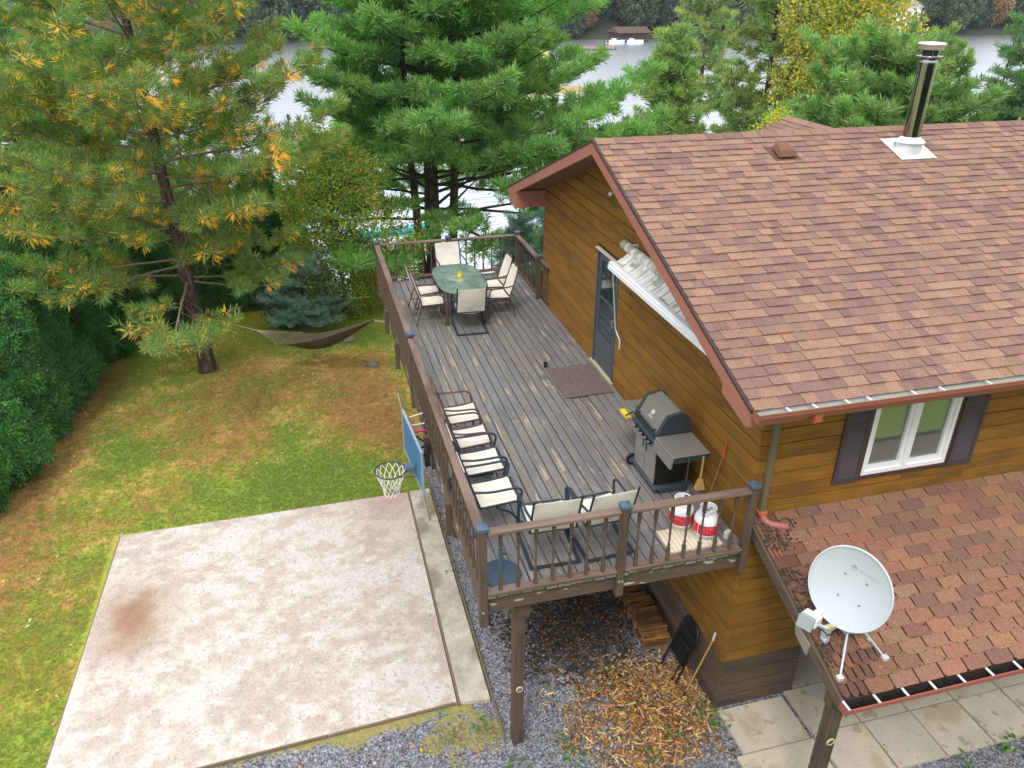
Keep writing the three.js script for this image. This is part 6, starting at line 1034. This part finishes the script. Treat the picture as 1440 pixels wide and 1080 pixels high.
// woods behind the hedge
{
  const say = ['tall pine in the wood behind the hedge, close to its near end', 'tall pine in the wood behind the middle of the hedge', 'tall pine in the wood, farther back from the hedge', 'tall pine at the lakeside edge of the wood', 'tall pine deepest in the wood behind the hedge', 'pine in the wood behind the red pine trunk', 'shorter pine between the wood and the water', 'pine at the water behind the wood', 'tall pine beyond the wood at the water', 'tall pine at the outer edge of the wood'];
  [[-15.5, -12.5, 12], [-16, -18, 13], [-19.5, -23, 14], [-13.2, -21.5, 11], [-22, -16, 14], [-10.9, -19.8, 8.5], [-8.4, -20.8, 7], [-12.2, -25.5, 12], [-19, -30, 14], [-26, -24, 14]].forEach(([x, z, h], i) => conifer({ name: 'wood_pine', label: say[i], group: 'trees of the wood behind the hedge', seed: 160 + i, at: onG(x, z), height: h, r: .18, from: 1.0, step: .7, nb: 6, len: f => 3.6 * (1 - .75 * f), rise: f => .05 + .5 * f, droop: .2, tipup: .2, sub: .42, subMax: 1.3, subStep: .42, subUp: .05, subBare: .15, bare: () => .2, gap: .3, size: 1.5, tufts: i % 2 ? whiteTufts.slice(0, 2) : [redTufts[0], redTufts[2]], twig: darkTwig, lift: .4 }));
}
// trees across the drive, mirrored in the chimney pipe and the panes
{
  reseed(93); const g = [leafClump(18, .6, .5, .3, [lin(60, 100, 50), lin(84, 124, 60), lin(70, 110, 52)])];
  [[-13, 24], [-6.5, 27], [0, 25], [6.5, 28], [13, 25], [20, 27], [27, 22]].forEach(([x, z], i) => leafy({ name: 'drive_tree', label: 'broad green tree across the drive, facing the front of the cottage', group: 'trees across the drive', seed: 190 + i, at: [x, -.05, z], height: 13 + (i % 3), r: .25, y0: 1.2, n: 520, size: 1.3, shape: t => 3.9 * Math.sqrt(Math.max(.04, 1 - (1.9 * t - .8) ** 2)), tufts: g, limbEvery: 50 }));
}
// ================================================================ FAR SHORE
{
  reseed(97);
  const fc = leafClump(16, .55, .55, .34, [lin(36, 62, 48), lin(50, 78, 54), lin(44, 70, 48)]), fd = leafClump(16, .6, .55, .42, [lin(82, 98, 50), lin(66, 90, 50), lin(104, 104, 54)]), fo = leafClump(16, .6, .55, .42, [lin(148, 110, 52), lin(128, 104, 54), lin(164, 128, 50)]);
  const protos = [
    leafy({ name: 'far_conifer', label: 'dark conifer in the wood on the far shore', group: 'conifers on the far shore', seed: 171, at: [0, 0, 0], height: 19, r: .22, y0: 1.2, n: 420, size: 1.35, shape: t => 3.2 * (1 - t) + .15, tufts: [fc], limbEvery: 60 }),
    leafy({ name: 'far_leaf_tree', label: 'olive green leafy tree in the wood on the far shore', group: 'leafy trees on the far shore', seed: 172, at: [0, 0, 0], height: 17, r: .22, y0: 2.4, n: 480, size: 1.5, shape: t => 4 * Math.sqrt(Math.max(.03, 1 - (2 * t - .9) ** 2)), tufts: [fd], limbEvery: 60, bark: palebark }),
    leafy({ name: 'far_autumn_tree', label: 'orange tinged leafy tree in the wood on the far shore', group: 'autumn trees on the far shore', seed: 173, at: [0, 0, 0], height: 12, r: .2, y0: 1.6, n: 360, size: 1.35, shape: t => 3.4 * Math.sqrt(Math.max(.03, 1 - (2 * t - .9) ** 2)), tufts: [fo], limbEvery: 60, bark: palebark })];
  const hill = (x, d) => LAKE - .6 + Math.min(d * .30, 2 + d * .16) + (fbm(x * .04, d * .05, 15, 3) - .5) * 4 * sst(4, 25, d), shore = x => -166 - 8 * Math.sin(x * .021 + 1) - Math.max(0, x - 70) * .12;
  reseed(98); const spots = [];
  for (let row = 0; row < 3; row++) for (let x = -26 + row * 2; x < 205; x += rr(4.2, 6.8)) {  const d = 5 + row * 8 + rr(-2, 3); spots.push([x + rr(-1, 1), d]); }
  const used = [0, 0, 0];
  for (const [x, d] of spots) {
    if (row0(x, d)) continue; const k = rnd() < .5 ? 0 : rnd() < .75 ? 1 : 2; let o = protos[k];
    if (used[k]++) { o = protos[k].clone(); o.name = numbered(protos[k].name); scene.add(o); }
    o.position.set(x, hill(x, d) - .2, shore(x) - d); o.rotation.y = rr(0, 6.28); const s = rr(.75, 1.25); o.scale.set(s * rr(.9, 1.1), s, s);
  }
  function row0(x, d) { return d < 9 && Math.abs(x - 68) < 4; }
  // boats, boathouse and a white house across the water
  const b1 = atY(868, 61, LAKE), b2 = atY(893, 61, LAKE), wm = mat('#dfe3e6', .4), dkm = mat('#3a4148', .6);
  const boat = (p, label, a, L, cab) => { const t = thing('motor_boat', label, 'boat', null, [p.x, LAKE - .15, p.z], a); const s = new THREE.Shape(); s.moveTo(-L / 2, -.8); s.lineTo(L * .2, -.85); s.quadraticCurveTo(L * .42, -.6, L / 2, 0); s.quadraticCurveTo(L * .42, .6, L * .2, .85); s.lineTo(-L / 2, .8); s.closePath(); const g = new THREE.ExtrudeGeometry(s, { depth: .7, bevelEnabled: true, bevelSize: .08, bevelThickness: .1, bevelSegments: 2 }); g.rotateX(-Math.PI / 2); part('hull', g, wm, t); if (cab) { part('windscreen', hexa([[.2, .78, -.6], [.5, .78, -.6], [.5, .78, .6], [.2, .78, .6], [0, 1.35, -.5], [.08, 1.35, -.5], [.08, 1.35, .5], [0, 1.35, .5]]), dkm, t); } part('engine', rbox(-L / 2 - .4, -L / 2 - .02, .3, 1.2, -.2, .2, .06), dkm, t); part('seat', rbox(-1.2, -.6, .82, 1.15, -.6, .6, .05), mat('#c8ccd0', .6), t); };
  boat(b1, 'white motor boat with dark windscreen moored at the far shore', .2, 4.4, true); boat(b2, 'open white boat moored beside the far boathouse', .15, 4.0, false);
  const h = thing('boathouse', 'low reddish brown boathouse at the water on the far shore', 'boathouse', null, [b2.x + .5, LAKE, b2.z - 5], .1);
  part('wall', box(-3.6, 3.6, 0, 2.0, -2.5, 2.5), mat('#43362c', .9), h); part('roof', hexa([[-4, 1.9, 3], [4, 1.9, 3], [4, 1.9, -3], [-4, 1.9, -3], [-4, 3.0, .1], [4, 3.0, .1], [4, 3.0, -.1], [-4, 3.0, -.1]]), mat('#54443a', .9), h); for (const x of [-2.8, .6]) part('door', box(x, x + 2.2, .2, 1.8, 2.5, 2.56), mat('#3d2a22', .9), h);
  const wp = atDepth(1266, 14, 175), w = thing('white_house', 'white house high on the far shore among trees', 'house', null, [wp.x, wp.y - 2.4, wp.z], .4);
  part('wall', box(-3.6, 3.6, -6, 3.0, -3, 3), mat('#e8e8e8', .7), w); part('roof', hexa([[-4, 3, 3.4], [4, 3, 3.4], [4, 3, -3.4], [-4, 3, -3.4], [-4, 5, .1], [4, 5, .1], [4, 5, -.1], [-4, 5, -.1]]), mat('#8a8f96', .8), w); for (const x of [-2.4, 0.6]) part('window', box(x, x + 1.5, .6, 2.1, 3, 3.05), mat('#39434c', .3), w);
  const dk = atY(838, 70, LAKE), d2 = thing('far_dock', 'small grey dock with reddish deck at the far shore', 'dock', null, [dk.x, LAKE, dk.z], .1); part('dock_deck', box(-4, 4, .3, .5, -1.4, 1.4), mat('#9a7a72', .9), d2); for (const x of [-3.6, 0, 3.6]) part('pile', rod([x, -1.6, 1.2], [x, .8, 1.2], .12), mat('#6a6258', .9), d2);
}
// ================================================================ BY THE WATER, BEHIND THE DECK
{
  const kp = atY(556, 327, LAKE), k = thing('kayak', 'teal kayak floating on the lake behind the pine boughs', 'kayak', null, [kp.x, LAKE - .05, kp.z], .25);
  const s = sheet((u, v) => { const x = -1.9 + u * 3.8, w = .36 * Math.pow(Math.max(0, 1 - (2 * u - 1) ** 2), .7) + .004, a = v * Math.PI * 2; return [x, .14 + .16 * Math.sin(a) + .10 * (2 * u - 1) ** 4, w * Math.cos(a)]; }, 24, 14, 0); part('hull', s, mat('#1f9c98', .4), k); part('cockpit_rim', bent(Array.from({ length: 16 }, (_, i) => [.42 * Math.cos(i / 16 * 6.283), .30, .2 * Math.sin(i / 16 * 6.283)]), .03, .02, 6, true), mat('#223338', .6), k);
  const bp = atY(592, 392, -.45), b = thing('garden_bench', 'dark slatted bench on the pale sand beside the big pine trunk', 'bench', null, [bp.x, ground(bp.x, bp.z) + .05, bp.z], .12), dm = mat('#2e2420', .8);
  for (let i = 0; i < 4; i++) part('seat_slat', box(-.7, .7, .42, .45, -.2 + i * .13, -.09 + i * .13), dm, b); for (let i = 0; i < 4; i++) part('back_slat', box(-.7, .7, .52 + i * .12, .61 + i * .12, -.27, -.24), dm, b);
  for (const x of [-.64, .64]) { part('leg', box(x - .03, x + .03, 0, .42, .24, .30), dm, b); part('leg', box(x - .03, x + .03, 0, .99, -.24, -.18), dm, b); part('arm', box(x - .035, x + .035, .62, .65, -.18, .32), dm, b); }
  const sp = atY(526, 398, -.9), sh = thing('shed', 'small grey shingled shed by the shore behind the leafy tree', 'shed', null, [sp.x, ground(sp.x, sp.z), sp.z], .2); part('wall', box(-.7, .7, -.3, 1.1, -.7, .7), mat('#7a6a58', .9), sh); const rw = []; for (let i = 0; i < 5; i++) for (let j = 0; j < 6; j++) { const x0 = -.85 + j * .285, t0 = i / 5, t1 = (i + 1) / 5 + .04; part('shingle', hexa([[x0, 1.0 + .7 * t0 + .03, .85 - .85 * t0], [x0 + .27, 1.0 + .7 * t0 + .03, .85 - .85 * t0], [x0 + .27, 1.0 + .7 * t1, .85 - .85 * t1], [x0, 1.0 + .7 * t1, .85 - .85 * t1], [x0, 1.0 + .7 * t0, .85 - .85 * t0], [x0 + .27, 1.0 + .7 * t0, .85 - .85 * t0], [x0 + .27, .97 + .7 * t1, .85 - .85 * t1], [x0, .97 + .7 * t1, .85 - .85 * t1]]), pick2(i + j), sh); } void rw;
  function pick2(k) { return shedM[k % 3]; }
  part('back_roof', hexa([[-.85, 1.7, 0], [.85, 1.7, 0], [.85, 1.0, -.85], [-.85, 1.0, -.85], [-.85, 1.66, 0], [.85, 1.66, 0], [.85, .96, -.85], [-.85, .96, -.85]]), mat('#8b8b88', .9), sh);
  reseed(88); const rk = new THREE.IcosahedronGeometry(1, 1).toNonIndexed(); { const p = rk.attributes.position; for (let i = 0; i < p.count; i++) { const q = 1 + .22 * (fbm(p.getX(i) * 2 + 5, p.getY(i) * 2 + p.getZ(i) * 2, 77, 2) - .5) * 2; p.setXYZ(i, p.getX(i) * q, p.getY(i) * q * .6, p.getZ(i) * q); } rk.computeVertexNormals(); }
  [[-4.0, -13.9, .22, 'grey boulder on the lawn just beyond the hammock'], [-4.5, -14.1, .15, 'smaller grey stone beside the boulder beyond the hammock'], [-3.5, -12.1, .16, 'flat pale stone in the lawn beside the deck posts']].forEach(([x, z, s2, l]) => { const o = single('boulder', rk, mat('#77716a', .95), l, 'stone'); o.position.set(x, ground(x, z) + s2 * .2, z); o.scale.setScalar(s2); o.rotation.y = rr(0, 6); });
  // sandbar with a reddish shrub out on the lake
  const ip = atY(762, 128, LAKE); const ig = new THREE.SphereGeometry(1, 20, 8, 0, 6.2832, 0, 1.57); ig.scale(7, .7, 2.6); ig.translate(ip.x, LAKE - .1, ip.z); struct('sandbar', ig, mat('#a08a5c', .95));
  leafy({ name: 'sandbar_shrub', label: 'thin reddish shrub on the sandbar out in the lake', category: 'shrub', seed: 181, at: [ip.x - 1, LAKE + .4, ip.z], height: 4.6, r: .08, y0: .8, n: 130, size: 2.4, shape: t => 1.5 * Math.sqrt(Math.max(.03, 1 - (2 * t - 1) ** 2)), tufts: broadG, yellow: .5, limbEvery: 6 });
}
// ================================================================ GRASS
{
  reseed(201); const blade = (() => { const P = [], Cc = []; for (let i = 0; i < 9; i++) { const a = rr(0, 6.28), l = rr(.025, .06), w = .0035, tl = rr(.2, .9), r = rr(0, .025), x = r * Math.cos(a * 2), z = r * Math.sin(a * 2); P.push(x - w * Math.sin(a), 0, z + w * Math.cos(a), x + w * Math.sin(a), 0, z - w * Math.cos(a), x + Math.cos(a) * l * tl, l, z + Math.sin(a) * l * tl); const k = rr(.8, 1.2); for (let j = 0; j < 3; j++) Cc.push(k, k, k); } const g = new THREE.BufferGeometry(); g.setAttribute('position', new THREE.Float32BufferAttribute(P, 3)); g.setAttribute('color', new THREE.Float32BufferAttribute(Cc, 3)); g.computeVertexNormals(); return g; })();
  const ms = [], cs = []; let tries = 0;
  while (ms.length < 90000 && tries++ < 420000) {
    const x = rr(-12.5, -2.7), z = rr(-17.5, 0.6);
    if (x > -8.75 && x < -2.95 && z > -6.15 && z < -.62) continue; if (gravelness(x, z) > .35 + rnd() * .5) continue;
    const [g, d, l] = lawn(x, z); const pr = clamp(g * 1.25 - .12) + .05; if (rnd() > pr) continue;
    const c = lawnColor(x, z), t = rnd(), far = sst(-13.6, -15.6, z); const gr = mix3(mix3(C_GREEN, C_LIME, clamp(d * .6 + far * .7 + rr(-.3, .3))), c, z > -1.05 ? .9 : .45); const q = lin(...gr), k = rr(1.0, 1.45); ms.push(mx(x, ground(x, z) - .004, z, 0, rr(0, 6.28), 0, rr(.7, 1.3))); cs.push(q.map(e => e * k)); void t; void l;
  }
  tag(instanced('lawn_grass', blade, leafM, ms, null, cs), 'thin patchy green and yellow grass covering the lawn', 'grass', null, 'stuff');
  const nd = (() => { const P = []; for (let i = 0; i < 7; i++) { const a = rr(0, 6.28), l = rr(.05, .1), x = rr(-.05, .05), z = rr(-.05, .05), w = .002; P.push(x - w * Math.sin(a), .004, z + w * Math.cos(a), x + w * Math.sin(a), .004, z - w * Math.cos(a), x + Math.cos(a) * l, .008 + rr(0, .012), z + Math.sin(a) * l); } const g = new THREE.BufferGeometry(); g.setAttribute('position', new THREE.Float32BufferAttribute(P, 3)); g.computeVertexNormals(); return g; })();
  const m2 = [], c2 = []; tries = 0; const T = [lin(150, 104, 54), lin(176, 132, 76), lin(112, 76, 40), lin(196, 156, 96)];
  while (m2.length < 22000 && tries++ < 150000) { const x = rr(-12, -2.9), z = rr(-15, -2); if (x > -8.75 && x < -2.95 && z > -6.15) continue; const l = lawn(x, z)[2]; if (rnd() > l) continue; m2.push(mx(x, ground(x, z), z, 0, rr(0, 6.28), 0, rr(.7, 1.3))); c2.push(pick(T)); }
  tag(instanced('pine_needle_litter', nd, new THREE.MeshStandardMaterial({ roughness: 1, side: THREE.DoubleSide }), m2, null, c2), 'fallen brown pine needles scattered over the lawn', 'needle litter', null, 'stuff');
  const lf = []; const lc = []; for (let i = 0; i < 480; i++) { const x = rr(-12, -3.1), z = rr(-15, .4); if (x > -8.75 && x < -2.95 && z > -6.15 && z < -.62 && rnd() > .04) continue; lf.push(mx(x, ground(x, z) + (x > -8.6 && x < -3 && z > -6 && z < -.9 ? .062 : .03), z, rr(-.5, .5), rr(0, 6), rr(-.5, .5), rr(.6, 1.4))); lc.push(pick([lin(214, 180, 90), lin(196, 186, 150), lin(206, 160, 60), lin(190, 170, 120), lin(160, 110, 60)])); }
  const lfg = new THREE.BufferGeometry(); lfg.setAttribute('position', new THREE.Float32BufferAttribute([-.03, 0, 0, 0, .006, -.016, .034, 0, 0, -.03, 0, 0, .034, 0, 0, 0, .004, .016], 3)); lfg.computeVertexNormals();
  tag(instanced('fallen_leaves', lfg, new THREE.MeshStandardMaterial({ roughness: .9, side: THREE.DoubleSide }), lf, null, lc), 'pale and yellow fallen leaves scattered over lawn and slab', 'fallen leaves', null, 'stuff');
  // weeds that stand singly in the gravel and paving joints
  const wd = leafClump(26, .10, .075, .03, [lin(74, 128, 30), lin(96, 150, 36), lin(60, 110, 28)], .5); wd.translate(0, .05, 0);
  [[-3.02, -3.55, 1, 'leafy weed at the gravel edge beside the concrete walk'], [-2.9, .28, 1.2, 'grassy weed in the gravel in front of the deck post'], [-2.15, .30, 1.1, 'flat weed in the gravel right of the deck post'], [-2.28, -.0, .8, 'small weed tuft in the gravel behind the flat weed'], [-.16, .12, 1.3, 'bright green weed at the house corner beside the paving'], [-.05, .34, .8, 'small weed at the edge of the first paving slab'], [-.75, .28, .9, 'weed in the gravel below the wood chips'], [-1.15, .52, 1.0, 'weed clump at the lower edge of the wood chips'], [-3.25, -.5, 1.0, 'weed at the end of the concrete walk'], [3.55, 1.62, 1.6, 'grassy weed along the paving edge by the drive'], [2.75, 1.6, 1.0, 'small weed between paving and drive'], [1.86, 1.2, .5, 'weed growing in a paving joint']].forEach(([x, z, s, l]) => { const o = single('weed', wd, leafM, l, 'weed', 'weeds in gravel and paving'); o.position.set(x, .0, z); o.scale.setScalar(s); o.rotation.y = rr(0, 6); });
}
scene.traverse(o => { if (o.isMesh) { o.castShadow = true; o.receiveShadow = true; } });
scene.fog = new THREE.FogExp2(0xc8d6e4, 0.0002);   // thin autumn haze over the lake
renderer.render(scene, camera);
